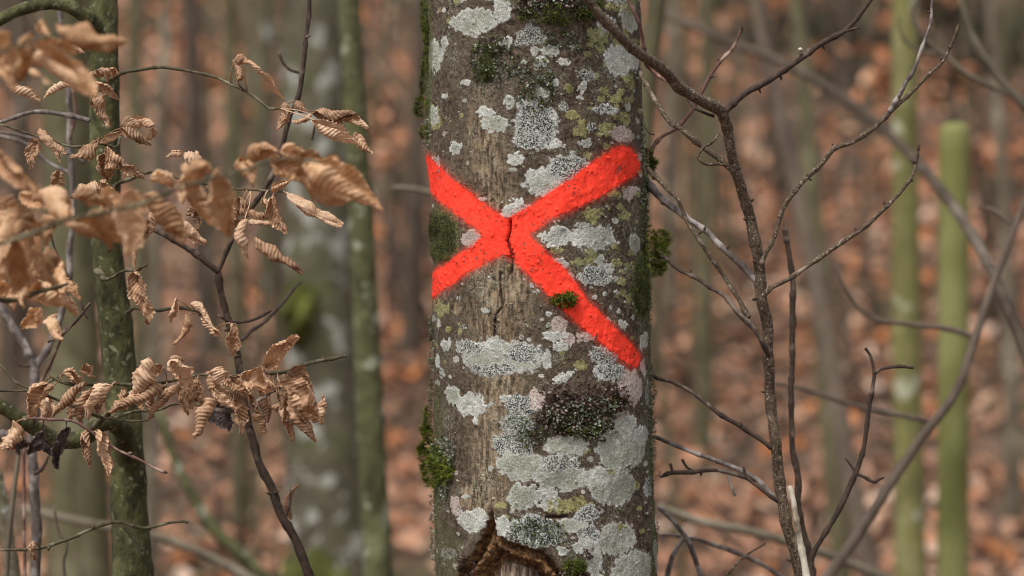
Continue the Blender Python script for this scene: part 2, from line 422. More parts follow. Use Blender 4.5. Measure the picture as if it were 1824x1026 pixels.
# moss swelling on the thick grey trunk
def mound(name, cpx, d, rx, ry, rz, mat, parent, seed, amp=0.25):
    c = P(cpx[0], cpx[1], d)
    u, v = np.meshgrid(np.linspace(0, 2*np.pi, 40, endpoint=False), np.linspace(0.02, np.pi-0.02, 24))
    k = 1+amp*(fbm(np.cos(u)*2+v*2, np.sin(u)*2+v, seed, 3)-0.5)*2
    V = np.stack([c[0]+rx*k*np.sin(v)*np.cos(u), c[1]+ry*k*np.sin(v)*np.sin(u), c[2]+rz*k*np.cos(v)], -1).reshape(-1, 3)
    i = (np.arange(23)[:, None]*40); j = np.arange(40)[None, :]; j2 = (j+1) % 40
    return mesh_obj(name, V, np.stack([i+j, i+j2, i+40+j2, i+40+j], -1).reshape(-1, 4), mat, parent)
mound('moss', (578, 1110), 5.97, 0.115, 0.13, 0.24, M['mossbark'], t, 1, 0.4)
mound('moss', (536, 552), 5.97, 0.046, 0.10, 0.085, M['mossbark'], t, 2, 0.5)

# farther trunks nobody can tell apart
bgx = [(60, 15, 'dim brown trunk far up the slope, behind the leaves near the left edge'), (170, 13, 'pale far trunk hidden mostly by the green-barked sapling'),
       (330, 17, 'olive far trunk behind the left end of the dark sapling fork'), (390, 12, 'dim brown trunk on the slope above the dark sapling fork'),
       (520, 16, 'dim brown trunk just left of the thick spotted grey trunk'), (660, 14, 'pale far trunk partly behind the slim moss green trunk'),
       (745, 18, 'olive far trunk touching the upper left edge of the painted tree'), (1230, 14, 'dim brown trunk on the slope behind the upper shrub twigs, left of its stem'),
       (1290, 12, 'dim brown trunk straight behind the main stem of the shrub'), (1330, 17, 'pale far trunk just right of the shrub stem'),
       (1380, 19, 'olive far trunk crossed by the leaning grey-brown trunk'), (1500, 13, 'dim brown trunk on the slope behind the long right branches of the shrub'),
       (1545, 16, 'dim brown trunk left of the straight yellow-green trunk'), (1660, 14, 'pale far trunk in the gap between the yellow-green trunk and the post'),
       (1745, 11, 'olive trunk on the slope just right of the green post'), (1700, 18, 'dim brown trunk standing far above the top of the green post'),
       (1816, 15, 'dim brown trunk cut by the right edge of the picture'), (200, 20, 'faint pale trunk behind the top of the green-barked sapling'),
       (450, 21, 'faint olive trunk far behind the long thin leafless twig'), (600, 22, 'faint brown trunk between the spotted grey trunk and the moss green one'),
       (1180, 20, 'faint brown trunk against the right edge of the painted tree'), (1430, 22, 'faint pale trunk high on the slope above the cut-off dark stem'),
       (1600, 24, 'faint olive trunk directly behind the straight yellow-green trunk'), (1780, 22, 'faint brown trunk high up under the arching pale sapling')]
for k, (x, d, lab) in enumerate(bgx):
    lean = rng.uniform(-75, 75); w = rng.uniform(0.06, 0.13)/mpp(d)
    far_tree([(x+lean, -10), (x+lean*0.4, 350), (x, 640), (x-lean*0.3, 900)], d, [w*0.8, w*0.9, w, w*1.1],
             M[['brown_bark', 'pale_bark', 'olive_bark', 'brown_bark'][k % 4]],
             lab, 'tree', 'far trunks up on the slope', up=3.0, limbs=2)

# thin bare stems and saplings of the underwood, traced one by one
def stem(pts, d, w, mat, label, name='sapling', cat='sapling', low=False, up=0, branches=(), group=None):
    return far_tree(pts, d, w, mat, label, cat, group, name, up=up, branches=branches, extra_low=low, limbs=0 if up <= 0 else 1, rough=0.08)
stem([(1165, 22, 4.4), (1230, 45, 4.35), (1300, 76, 4.3), (1380, 105, 4.2), (1450, 142, 4.1), (1530, 195, 4.0), (1600, 255, 3.9), (1660, 320, 3.7), (1712, 388, 3.5), (1765, 480, 3.3), (1800, 560, 3.2), (1840, 660, 3.15), (1900, 800, 3.1)], 3.55,
     [14, 15, 16, 17, 18, 18, 19, 20, 20, 20, 21, 22, 24], M['brown_bark'], 'long leaning grey-brown sapling sweeping diagonally down across the post', low=True)
stem([(1870, 250), (1824, 365), (1795, 440), (1762, 525), (1735, 610), (1700, 702), (1645, 775), (1590, 855), (1530, 950), (1465, 1040)], 3.15,
     [10, 12, 13, 14, 15, 16, 17, 18, 20, 22], M['beech_bark'], 'curved grey-brown sapling bowing from bottom right up past the post', low=True,
     branches=[([(1742, 602), (1700, 588), (1620, 577), (1545, 562), (1510, 520), (1488, 470)], 3.2, [11, 11, 10, 9, 7, 5]),
               ([(1655, 750), (1600, 738), (1500, 716), (1440, 695), (1380, 682)], 3.2, [10, 10, 9, 8, 6]),
               ([(1800, 400), (1770, 375), (1740, 368)], 3.2, [8, 7, 5])])
stem([(1708, -20), (1722, 40), (1742, 85), (1780, 140), (1830, 195), (1900, 300), (1990, 480)], 3.4, [11, 12, 14, 15, 16, 18, 20], M['pale_bark'],
     'pale branchy sapling arching out of the upper right corner', low=True,
     branches=[([(1826, 178), (1770, 155), (1720, 130), (1690, 105), (1640, 60), (1625, 25), (1640, -10)], 3.4, [12, 11, 11, 10, 8, 7, 6]),
               ([(1670, 95), (1640, 90), (1610, 70), (1600, 30)], 3.45, [8, 7, 6, 4])])
stem([(285, 735), (305, 800), (335, 870), (380, 940), (440, 1000), (500, 1060)], 3.9, [14, 17, 20, 23, 26, 28], M['green_bark_far'],
     'bent green stem curving down behind the dark sapling at lower left', low=True)
stem([(1174, 902), (1249, 929), (1328, 945), (1395, 962), (1500, 998), (1620, 1050)], 3.5, [12, 14, 16, 17, 18, 20], M['pale_bark'],
     'pale dead pole leaning low behind the shrub, lower of the blurred poles', name='fallen_pole', cat='fallen branch', low=True)
stem([(40, 905), (90, 918), (200, 940), (300, 962), (380, 995), (460, 1040)], 3.7, [12, 14, 15, 16, 17, 18], M['pale_bark'],
     'pale dead pole leaning low behind the green-barked sapling', name='fallen_pole', cat='fallen branch', low=True)
stem([(700, 334), (730, 336), (775, 346), (860, 380)], 3.4, [8, 9, 10, 11], M['pale_bark'],
     'pale twig poking out behind the left side of the painted tree', name='dead_branch', cat='branch')
stem([(655, 318), (690, 330), (760, 342), (840, 352)], 3.3, [7, 8, 8, 9], M['pale_bark'], 'thin pale twig between the moss green trunk and the painted tree', name='dead_branch', cat='branch') if False else None
stem([(1540, 230), (1440, 210), (1340, 190), (1260, 200), (1190, 240), (1150, 280)], 4.4, [12, 14, 15, 15, 15, 16], M['beech_bark'],
     'faint grey branch arching behind the top fork of the shrub', name='dead_branch', cat='branch') if False else None
stem([(1174, 952), (1240, 960), (1288, 976), (1348, 1000), (1410, 1040)], 2.8, [6, 7, 8, 8, 9], M['grey_twig'],
     'thin grey twig crossing low beside the bottom right of the painted tree', name='twig', cat='twig')
stem([(1174, 905), (1200, 930), (1221, 956), (1238, 995), (1252, 1040)], 2.7, [8, 8, 9, 9, 10], M['grey_twig'],
     'short grey sapling bending down beside the foot of the painted tree', low=True,
     branches=[([(1219, 958), (1200, 985), (1186, 1035)], 2.75, [8, 9, 10])])
stem([(1364, 968), (1325, 992), (1290, 1030)], 2.6, [3, 4, 5], M['shrub'], 'fine bare twig rising at the bottom left of the shrub', name='twig', cat='twig')
stem([(1500, 996), (1600, 905), (1540, 880)], 4.6, [12, 10, 9], M['pale_bark'], 'x', name='twig', cat='twig') if False else None
stem([(700, 60), (560, 30), (430, 60)], 5, [10, 12, 14], M['pale_bark'], 'faint pale branch sagging across the thick spotted trunk', name='dead_branch', cat='branch') if False else None

# the wooden post
def post():
    d = 4.35; b = P(1700, 218, d); r = 27.5*mpp(d)
    g = float(gz(b[0], b[1])); top = b[2]
    zs = [g-0.05, g+0.3, (g+top)/2, top-0.05, top-0.022, top-0.010, top-0.003, top]
    rs = [r*1.04, r*1.03, r, r*0.99, r*0.97, r*0.90, r*0.72, r*0.30]
    n = 32; a = np.linspace(0, 2*np.pi, n, endpoint=False)
    V = np.array([[b[0]+q*math.cos(t)-(top-z)*0.004, b[1]+q*math.sin(t), z] for z, q in zip(zs, rs) for t in a])
    V = np.vstack([V, [b[0], b[1], top+0.0005]])
    k = len(zs); i = np.arange(k-1)[:, None]*n; j = np.arange(n)[None, :]; j2 = (j+1) % n
    Q = np.stack([i+j, i+j2, i+n+j2, i+n+j], -1).reshape(-1, 4)
    T = np.stack([(k-1)*n+np.arange(n), (k-1)*n+(np.arange(n)+1) % n, np.full(n, k*n)], -1)
    o = mesh_obj('wooden_post', V, [Q, T], M['post'], origin=(b[0], b[1], g))
    tag(o, 'round-topped wooden post green with algae at the right', 'post')
post()

# beech saplings that keep their rusty leaves, on the slope
ORP = np.array([[0.56, 0.24, 0.12], [0.62, 0.30, 0.17], [0.45, 0.19, 0.09], [0.66, 0.40, 0.26]])
def rusty_sapling(px, py, d, h, wid, n, label, seed, pal=ORP, size=0.06, name='beech_sapling', cat='sapling', group=None):
    rg = np.random.default_rng(seed)
    c = P(px, py, d); g = float(gz(c[0], c[1]))
    root = thing(name, (c[0], c[1], g), label, cat, group)
    top = c[2]+h/2
    V, Q, T = tube([(c[0], c[1], g-0.05), (c[0]+rg.normal()*0.05, c[1], (g+top)/2), (c[0]+rg.normal()*0.08, c[1], top)], [0.018, 0.012, 0.003], 7, 6, rg=rg)
    mesh_obj('trunk', V, [Q, T], M['brown_bark'], root)
    J = Join(); ctr = []
    for k in range(9):
        z = c[2]+rg.uniform(-0.5, 0.45)*h; a = rg.uniform(0, 6.28); L = wid*rg.uniform(0.5, 1)
        e = np.array([c[0]+math.cos(a)*L, c[1]+math.sin(a)*L*0.8, z+rg.uniform(-0.02, 0.12)*h])
        s = np.array([c[0], c[1], z-0.05*h]); mid = (s+e)/2+np.array([0, 0, 0.04*h])
        V, Q, T = tube([s, mid, e], [0.006, 0.004, 0.0015], 5, 4, rg=rg); J.add(V, Q, T)
        t = rg.random(n//9)[:, None]**0.7
        ctr.append(s*(1-t)+e*t+rg.normal(size=(n//9, 3))*np.array([0.05, 0.05, 0.03])*wid*1.6)
    J.build('branch', M['brown_bark'], root)
    ctr = np.vstack(ctr); nr = rg.normal(size=ctr.shape); nr /= np.linalg.norm(nr, axis=1)[:, None]
    V, T, col = leaf_cloud(ctr, size, nr, rg, pal, np.full(len(pal), 1/len(pal)))
    mesh_obj('foliage', V, T, M['litter'], root, attrs={'tint': col}, smooth=False)
    return root
sap = [(1560, 130, 9, .9, .7, 170, 'rust-leaved beech sapling behind the straight trunk left of the post'),
       (1250, 90, 10, 1.0, .8, 200, 'rust-leaved beech sapling seen right of the top of the painted tree'),
       (1480, 330, 11, .8, .9, 220, 'rust-leaved beech sapling low behind the shrub fork'),
       (1770, 330, 9, .8, .6, 140, 'rust-leaved beech sapling right of the green post'),
       (690, 90, 9.5, 1.1, .6, 170, 'rust-leaved beech sapling above and left of the painted tree'),
       (350, 80, 10, 1.2, .9, 200, 'rust-leaved beech sapling at the top left of the wood'),
       (60, 420, 10, .8, .8, 120, 'rust-leaved beech sapling behind the leaf clusters at left'),
       (690, 330, 12, .9, .7, 160, 'rust-leaved beech sapling left of the painted cross')]
for k, a in enumerate(sap): rusty_sapling(*a[:6], a[6], 100+k)
fs = [(1300, 40, 17, 'far rusty sapling at the top, behind the upper shrub fork'), (1450, 80, 18, 'far rusty sapling behind the upper right branch of the shrub'), (1660, 40, 19, 'far rusty sapling above the green post'),
      (1800, 120, 17, 'far rusty sapling in the upper right corner'), (560, 40, 18, 'far rusty sapling behind the top of the spotted grey trunk'), (420, 60, 17, 'far rusty sapling above the long thin leafless twig'),
      (250, 50, 18, 'far rusty sapling just right of the top of the green-barked sapling'), (80, 90, 19, 'far rusty sapling behind the near leaves in the upper left corner'), (720, 160, 19, 'far rusty sapling against the upper left edge of the painted tree'),
      (1220, 180, 16, 'far rusty sapling right beside the upper right arm of the cross'), (1540, 220, 17, 'far rusty sapling left of the yellow-green trunk, at post height'), (300, 250, 17, 'far rusty sapling between the green-barked sapling and the dark forked one')]
for k, (x, y, d, lab) in enumerate(fs):
    rusty_sapling(x, y, d, 1.5, 1.2, 260, lab, 200+k, size=0.10, group='far rusty saplings')
# dark evergreens far up the slope
DKP = np.array([[0.035, 0.045, 0.025], [0.05, 0.06, 0.03], [0.03, 0.032, 0.02], [0.07, 0.07, 0.04]])
rusty_sapling(1700, 130, 14, 1.5, 1.0, 1700, 'dark evergreen bush in the upper right behind the post', 300, DKP, 0.10, 'evergreen_bush', 'bush')
rusty_sapling(1400, 60, 16, 1.3, 1.1, 1300, 'dark evergreen bush high behind the shrub', 301, DKP, 0.10, 'evergreen_bush', 'bush')
# brushwood far up: dark bare twigs read as one mass
def brush():
    rg = np.random.default_rng(9); J = Join(); JP = Join()
    for k in range(420):
        y = rg.uniform(8, 24); x = rg.uniform(-1, 1)*(0.25*y); z = float(gz(x, y)); L = rg.uniform(0.5, 1.6)
        a = rg.uniform(0, 6.28); l = rg.uniform(0.1, 0.8)*L
        p = [np.array([x, y, z]), np.array([x+math.cos(a)*l*0.4, y+math.sin(a)*l*0.3, z+L*0.6]), np.array([x+math.cos(a)*l, y+math.sin(a)*l*0.6, z+L])]
        V, Q, T = tube(p, [0.012, 0.008, 0.002], 4, 3, rg=rg); J.add(V, Q, T)
    for k in range(110):                                 # fine crooked twigs nearer by
        y = rg.uniform(4.4, 8.5); x = rg.uniform(-1, 1)*(0.24*y); z = float(gz(x, y)); w_ = rg.uniform(0.0018, 0.0042)
        p = [np.array([x, y, z])]; d_ = np.array([rg.normal()*0.5, rg.normal()*0.3, 1.0])
        for q in range(int(rg.integers(4, 9))):
            d_ = d_+np.array([rg.normal()*0.35, rg.normal()*0.2, rg.normal()*0.15]); p.append(p[-1]+d_/np.linalg.norm(d_)*rg.uniform(0.12, 0.28))
            if q > 1 and rg.random() < 0.6:
                e_ = p[-1]+np.array([rg.choice([-1, 1])*rg.uniform(0.1, 0.3), rg.normal()*0.1, rg.uniform(0.05, 0.3)])
                V, Q, T = tube([p[-1], (p[-1]+e_)/2+rg.normal(size=3)*0.02, e_], [w_*0.7, w_*0.5, w_*0.2], 4, 3, rg=rg); J.add(V, Q, T)
        V, Q, T = tube(p, np.linspace(w_, w_*0.3, len(p)), 5, 4, rg=rg); J.add(V, Q, T)
    for k in range(70):                                 # thin upright poles
        y = rg.uniform(6, 17); x = rg.uniform(-1, 1)*(0.24*y); z = float(gz(x, y)); L = rg.uniform(2.5, 4.5); le = rg.normal(size=2)*0.22; w_ = rg.uniform(0.005, 0.012)
        p = [np.array([x, y, z-0.05]), np.array([x+le[0]*0.4+rg.normal()*0.05, y, z+L*0.5]), np.array([x+le[0]*1.4, y+le[1], z+L])]
        V, Q, T = tube(p, [w_*1.2, w_, w_*0.4], 5, 5, rg=rg); JP.add(V, Q, T)
    o = JP.build('pole_thicket', M['olive_bark']); tag(o, 'thicket of thin olive upright shoots between the far trunks', 'undergrowth', kind='stuff')
    o = J.build('brushwood', M['brown_bark']); tag(o, 'tangle of thin bare undergrowth stems across the slope', 'undergrowth', kind='stuff')
brush()

# ------------------------------------------------------------------ the marked tree
def TX(x): return x
YC = np.array([-400., 0, 270, 500, 700, 1026, 1500])
EL = np.array([747., 757, 764, 771, 774, 776, 779])          # left edge of the trunk in the photograph
ER = np.array([1128., 1140, 1146, 1153, 1160, 1168, 1178])
DAX = D0+0.112
def trunk():
    th_f = np.linspace(math.radians(-102), math.radians(102), 560)
    th_b = np.linspace(math.radians(102), math.radians(258), 34)[1:-1]
    th = np.concatenate([th_f, th_b]); nf = len(th_f)
    y_f = np.arange(-70, 1100, 1.28)
    mp = mpp(DAX)
    ybot = 513+(H+0.05)/mp
    y_up = np.linspace(-70-3.0/mp, -70, 40)[:-1]; y_dn = np.linspace(1100, ybot, 34)[1:]
    yy = np.concatenate([y_up, y_f, y_dn]); nu = len(y_up); nr = len(yy); nc = len(th)
    cx = np.interp(yy, YC, (EL+ER)/2); R = np.interp(yy, YC, (ER-EL)/2)
    cx = np.where(yy < -400, (747+1128)/2+(yy+400)*0.03, cx)
    flare = 1+0.55*np.exp(-(ybot-yy)/260.0)
    R = R*flare*np.where(yy < -400, 1-(-400-yy)/5500*0.35, 1)
    TH, YY = np.meshgrid(th, yy)
    Rg = R[:, None]*np.ones_like(TH); CX = cx[:, None]
    S = Rg*TH                                                  # arc coordinate, px
    # ---- masks
    w1 = (fbm(S/16, YY/16, 21, 4)-0.5)*2; w2 = (fbm(S/16+50, YY/16+50, 22, 4)-0.5)*2; w3 = (fbm(S/6.5+9, YY/6.5, 27, 3)-0.5)*2; w4 = (fbm(S/6.5, YY/6.5+30, 28, 3)-0.5)*2
    fine = fbm(S/4.0, YY/4.0, 23, 3); fine2 = vn(S/2.1, YY/2.1, 24)
    keys = ['W', 'G', 'D', 'O', 'P', 'tan', 'paint', 'moss', 'wood', 'callus', 'edge', 'dark']
    Mk = {k: np.zeros_like(TH) for k in keys}
    hgt = np.zeros_like(TH)                                    # mm
    def patch(x, y, rx, ry, ty, amt=1.0, rot=0, soft=0.10, warp=0.55):
        cy = float(np.interp(y, YC, (EL+ER)/2)); rr = float(np.interp(y, YC, (ER-EL)/2))
        q = np.clip((x-cy)/rr, -0.985, 0.985); t0 = math.asin(q)
        cs = max(math.cos(t0), 0.30); rxs = rx/cs
        m = max(rxs, ry)*1.7+6
        r0, r1 = np.searchsorted(yy, [y-m, y+m]); c0, c1 = np.searchsorted(th_f, [t0-m/rr, t0+m/rr])
        if r1 <= r0 or c1 <= c0: return
        sl = (slice(r0, r1), slice(c0, c1))
        dx = S[sl]-rr*t0; dy = YY[sl]-y
        if rot: dx, dy = dx*math.cos(rot)+dy*math.sin(rot), -dx*math.sin(rot)+dy*math.cos(rot)
        mr = min(rxs, ry)
        k = min(1.0, mr/14.0)*16*warp
        dx = dx+w1[sl]*k+w3[sl]*k*0.75; dy = dy+w2[sl]*k+w4[sl]*k*0.75
        rho = np.sqrt((dx/rxs)**2+(dy/ry)**2)
        rho = rho+(fine[sl]-0.5)*min(0.9, 7.0/mr)
        v = (1-sstep(1-soft, 1+soft, rho))*amt
        for kk in ('W', 'G', 'D', 'O', 'P', 'tan'):
            if kk != ty and ty in 'WGDOP': Mk[kk][sl] *= (1-v*0.95)
        Mk[ty][sl] = np.maximum(Mk[ty][sl], v)
        if ty in 'WGD' and mr > 7:
            Mk['edge'][sl] *= (1-v)
            Mk['edge'][sl] = np.maximum(Mk['edge'][sl], v*sstep(1-min(0.5, 5/mr), 0.98, rho))
        if ty in 'WGPD': hgt[sl] = np.maximum(hgt[sl], v*0.45)
        elif ty == 'O': hgt[sl] = np.maximum(hgt[sl], v*0.2)
    rg = np.random.default_rng(3)
    # tan fibrous centre
    xc = CX+Rg*np.sin(TH)
    ctr = np.interp(YY, [0, 200, 300, 450, 560, 700, 830, 1000], [850, 862, 868, 900, 893, 888, 880, 850])
    wd = np.interp(YY, [0, 180, 260, 420, 560, 700, 830, 1000], [14, 18, 34, 46, 44, 38, 34, 22])
    tn = np.exp(-((xc-ctr)/wd)**2)*sstep(120, 240, YY)*(1-sstep(860, 930, YY))
    streak = fbm(S/3.2, YY/34, 31, 3)*0.6+fbm(S/5, YY/9, 32, 3)*0.5
    Mk['tan'] = np.clip(tn*(0.75+0.5*sstep(380, 520, YY))*1.3*sstep(0.42, 0.62, streak*0.6+fine*0.45+tn*0.06), 0, 1)*(np.abs(TH) < 1.7)
    # random small specks first, listed patches over them
    for k in range(90):
        patch(rg.uniform(1030, 1150), rg.uniform(-20, 540), rg.uniform(3, 9), rg.uniform(3, 8), 'O', rg.uniform(0.6, 0.9))
    n = 900
    sx = rg.uniform(762, 1160, n); sy = rg.uniform(-60, 1090, n)
    for x, y in zip(sx, sy):
        if x < 930 and rg.random() < 0.55: continue
        r = rg.uniform(1.0, 2.2) if rg.random() < 0.65 else rg.uniform(2.2, 5.0)
        patch(x, y, r*rg.uniform(0.8, 1.5), r, rg.choice(['W', 'P', 'O', 'G', 'D'], p=[.38, .14, .22, .16, .10]), rg.uniform(0.55, 0.95))
    L = [(844,57,40,22,'G'),(793,90,7,11,'W'),(773,109,13,28,'G'),(774,215,11,22,'O'),(775,212,7,16,'G'),(826,15,8,7,'W'),(852,14,4,4,'W'),(816,19,7,5,'O'),(786,28,6,5,'tan'),
     (897,40,17,22,'W',.75),(887,8,26,12,'D'),(927,3,22,7,'W'),(900,94,11,10,'W'),(943,86,28,14,'D',.6),(976,109,15,10,'G'),(950,109,9,8,'G'),(963,129,11,9,'W'),(999,129,11,7,'W'),
     (1092,11,20,12,'D'),(1075,61,17,14,'W'),(1118,43,17,22,'G'),(1062,81,22,12,'O'),(1105,82,15,20,'O'),(1064,102,9,8,'O'),(1095,28,22,9,'O'),(1120,20,12,14,'O'),
     (1097,119,22,28,'W'),(1122,109,15,24,'W'),(1112,120,10,12,'G'),(1007,170,11,8,'O'),(1070,175,10,9,'O'),(1090,186,11,8,'O'),(1118,157,9,13,'O'),(1120,182,6,8,'O'),
     (985,162,8,7,'W'),(1034,167,10,11,'W'),(1029,186,6,4,'W'),(1016,218,12,7,'O'),(1077,240,16,13,'O'),(1028,245,12,9,'O'),(1104,218,11,13,'O'),(905,198,10,10,'G'),
     (928,200,12,9,'W'),(867,213,14,8,'W'),(882,233,24,15,'G'),(943,205,20,14,'W',.8),(953,236,40,34,'D'),(940,262,30,14,'D'),(985,222,10,6,'W'),(1072,205,22,9,'D'),(1048,238,8,7,'D'),
     (832,161,9,6,'W'),(1112,198,7,6,'W'),(966,182,12,10,'W',.7),(1105,248,24,12,'P'),(1040,150,16,10,'D',.6),(1000,205,10,8,'D',.7),(1020,100,10,6,'G',.7),
     (813,269,12,10,'G'),(779,300,6,16,'D'),(919,294,11,10,'W'),(915,311,6,4,'G'),(987,269,14,9,'W'),(1038,265,11,7,'W'),(968,334,34,24,'W'),(968,336,22,14,'G'),(1011,308,40,21,'D'),(920,377,24,13,'W'),(897,388,12,5,'W'),
     (987,426,27,19,'W'),(1054,427,40,20,'W'),(1049,387,19,11,'O'),(1100,373,8,7,'O'),(1113,387,8,10,'O'),(1091,397,6,6,'W'),(1118,349,12,12,'P'),(987,450,12,6,'O'),(1030,405,14,6,'W',.6),
     (1028,470,13,9,'O'),(1048,455,11,10,'O'),(993,473,16,12,'W'),(1012,495,7,7,'W'),(1058,493,28,15,'D'),(1062,465,12,8,'G'),(1082,478,8,8,'W'),(1092,470,10,8,'O'),(1112,475,7,7,'O'),
     (1128,435,12,16,'G'),(1120,452,7,6,'O'),(841,430,17,15,'P'),(1092,500,6,6,'W'),(1101,503,7,7,'O'),
     (787,549,14,15,'O'),(815,547,8,10,'tan'),(785,575,4,8,'W'),(796,611,10,9,'W'),(801,586,6,5,'O'),(821,588,5,5,'O'),(887,632,72,32,'G'),(839,617,26,16,'D'),(930,622,30,18,'D',.8),(880,652,44,13,'D',.8),
     (902,627,12,14,'tan'),(884,612,16,8,'W'),(973,637,9,14,'W'),(973,622,5,5,'W'),(993,576,16,16,'P'),(985,595,24,9,'W'),(1014,601,11,9,'P'),(998,614,16,8,'W'),(1040,595,14,10,'P',.8),
     (1072,629,22,20,'D'),(1080,657,26,14,'D'),(1029,646,11,8,'O'),(999,666,21,7,'W',1,-.35),(1118,685,24,28,'P'),(808,700,14,16,'G'),(841,715,26,21,'W'),(836,712,16,10,'G'),(848,741,5,5,'W'),
     (905,703,11,8,'W'),(928,715,26,22,'D',.75),(955,703,14,20,'P'),(925,745,30,16,'D',.65),(1105,743,20,18,'W'),(1146,606,8,14,'W'),(1105,576,7,9,'W'),(1097,553,5,5,'W'),(1115,533,7,9,'O'),
     (1052,529,5,4,'W'),(1082,545,4,4,'W'),(1092,521,4,4,'W'),(1072,523,4,4,'W'),(1144,655,6,14,'P'),
     (912,780,36,22,'D',.7),(1004,780,42,18,'G'),(928,817,44,26,'G'),(1106,790,46,34,'G'),(1138,768,16,18,'W'),(1096,765,20,12,'G'),(1009,839,62,20,'G'),(1087,855,42,34,'G'),(1075,835,30,14,'W'),(996,812,34,15,'D'),
     (928,871,28,24,'G'),(971,871,20,18,'W'),(1009,884,40,13,'O'),(893,885,8,5,'O'),(901,902,9,5,'O'),(1084,828,7,6,'O'),(1127,855,7,8,'O'),(1041,791,7,5,'O'),
     (845,911,26,20,'W',.9),(817,890,9,16,'P'),(896,919,14,20,'W'),(858,820,20,10,'tan'),(848,871,24,22,'tan'),(882,800,16,12,'tan'),(955,928,50,26,'D'),(1044,900,20,16,'D'),(1041,933,20,14,'D'),(1012,917,30,12,'G'),
     (1092,944,36,28,'G'),(1127,999,36,32,'G'),(1052,979,14,38,'W'),(1100,925,9,7,'O'),(1138,937,5,4,'O'),(1152,863,9,16,'D'),(1164,987,5,30,'W'),(998,962,10,9,'W'),(1063,1014,18,12,'O'),(1040,955,24,12,'W'),
     (1085,1060,40,26,'W'),(800,975,14,10,'D',.5),(1153,700,6,24,'D',.7),(1158,930,5,20,'D',.6),(786,660,5,9,'D'),(779,640,4,12,'W'),(1060,1020,10,20,'G')]
    for a in L: patch(*a[:5], *(a[5:]))
    # dark foliose crusts
    for (x, y, rx, ry) in ((870,130,26,22),(950,170,34,40),(1000,90,50,16),(905,150,40,14),(930,740,34,20),(1150,780,8,60)):
        cy = float(np.interp(y, YC, (EL+ER)/2)); d = ((xc-x)/rx)**2+((YY-y)/ry)**2
        v = np.exp(-d)*sstep(0.46, 0.60, fine)*sstep(0.3, .6, fine2)
        Mk['dark'] = np.maximum(Mk['dark'], v*(np.abs(TH) < 1.6))
    for (x, y, rx, ry) in ((1030,712,70,36),(1000,735,50,26),(985,18,70,34)):
        Mk['scab'] = np.maximum(Mk.get('scab', 0), (1-sstep(0.6, 1.1, ((xc-x)/rx)**2+((YY-y)/ry)**2+(fine-0.5)*1.5+w1*0.5))*(np.abs(TH) < 1.6))
    # green film on the flanks
    mo = np.zeros_like(TH)
    def flank(x, y, rx, ry, a=1.0):
        nonlocal mo
        v = a*(1-sstep(0.7, 1.25, ((xc-x)/rx)**2+((YY-y)/ry)**2+(fine-0.5)*1.4+w1*0.4)); mo = np.maximum(mo, v*(np.abs(TH) < 1.75))
    flank(786, 422, 36, 52); flank(1141, 512, 26, 60); flank(1150, 380, 12, 110, .8); flank(762, 130, 9, 160, .8)
    flank(775, 820, 14, 150, .6); flank(1160, 800, 10, 260, .7); flank(870, 135, 16, 24, .9); flank(800, 980, 24, 60, .35)
    flank(985, 18, 75, 42, .9); flank(1022, 985, 20, 14, .8); flank(1030, 730, 60, 28, .35)
    Mk['moss'] = mo
    # ---- the painted cross
    def stroke(pts):
        best = np.full_like(TH, 1e9)
        pts = np.array(pts, float)
        for i in range(len(pts)-1):
            a, b = pts[i], pts[i+1]; ab = b[:2]-a[:2]
            px = xc-a[0]; py = YY-a[1]; t = np.clip((px*ab[0]+py*ab[1])/(ab@ab), 0, 1)
            d = np.hypot(px-t*ab[0], py-t*ab[1])-(a[2]*(1-t)+b[2]*t)
            best = np.minimum(best, d)
        return best
    front = np.abs(TH) < 1.62
    sd1 = stroke([(742,285,25),(770,318,26),(803,348,25),(850,385,25),(900,422,27),(940,458,28),(985,500,29),(1030,552,24),(1080,598,22),(1122,634,20)])
    sd2 = stroke([(1104,297,33),(1062,324,32),(1010,356,27),(970,378,23),(935,400,23),(900,428,25),(860,452,22),(820,476,21),(790,496,22),(755,520,24)])
    sdd = np.where(front, np.minimum(sd1, sd2)+3.6, 99)
    sdd = sdd-7*sstep(0, 25, 25-np.maximum(sd1, sd2))*0.3
    edge_n = (fbm(S/9, YY/9, 41, 3)-0.5)*6+(fine-0.5)*4+(fine2-0.5)*2
    core = 1-sstep(-1.8, 1.6, sdd+edge_n)
    spray = np.exp(-np.maximum(sdd, 0)/4.2)*sstep(0.30, 0.75, fine2*0.6+fine*0.4+0.12)*0.65
    paint = np.maximum(core, spray*(sdd > -4))
    # worn spots and the crack
    worn = 0.75*np.exp(-(((xc-1098-(YY-308)*-0.6)/7)**2+((YY-308)/11)**2))+0.6*np.exp(-(((xc-917)/6)**2+((YY-408)/5)**2))
    core *= 1-0.8*sstep(0.25, 0.55, worn*(0.1+1.5*fine2))
    # pinholes
    core *= 1-0.9*sstep(0.80, 0.88, vn(S/3.3, YY/3.3, 55))*sstep(0.45, 0.7, vn(S/30, YY/30, 56))
    paint = np.maximum(core, spray*(sdd > 0))
    crx = np.interp(YY, [390, 400, 415, 432, 445, 470, 490, 500, 545, 600], [910, 909, 908, 903, 906, 912, 910, 889, 896, 881])
    crk = np.exp(-((xc-crx)/2.3)**2)*sstep(392, 400, YY)*(1-sstep(485, 494, YY))
    crk = np.maximum(crk, np.exp(-((xc-crx-1)/6)**2)*np.exp(-((YY-452)/22)**2)*sstep(0.35, 0.6, fine+0.1)*0.95)
    cr2x = np.interp(YY, [480, 500, 545, 560, 600], [891, 890, 896, 884, 881])
    crk = np.maximum(crk, 0.9*np.exp(-((xc-cr2x)/1.8)**2)*sstep(482, 490, YY)*(1-sstep(590, 605, YY))*sstep(.3, .5, fine+.15))
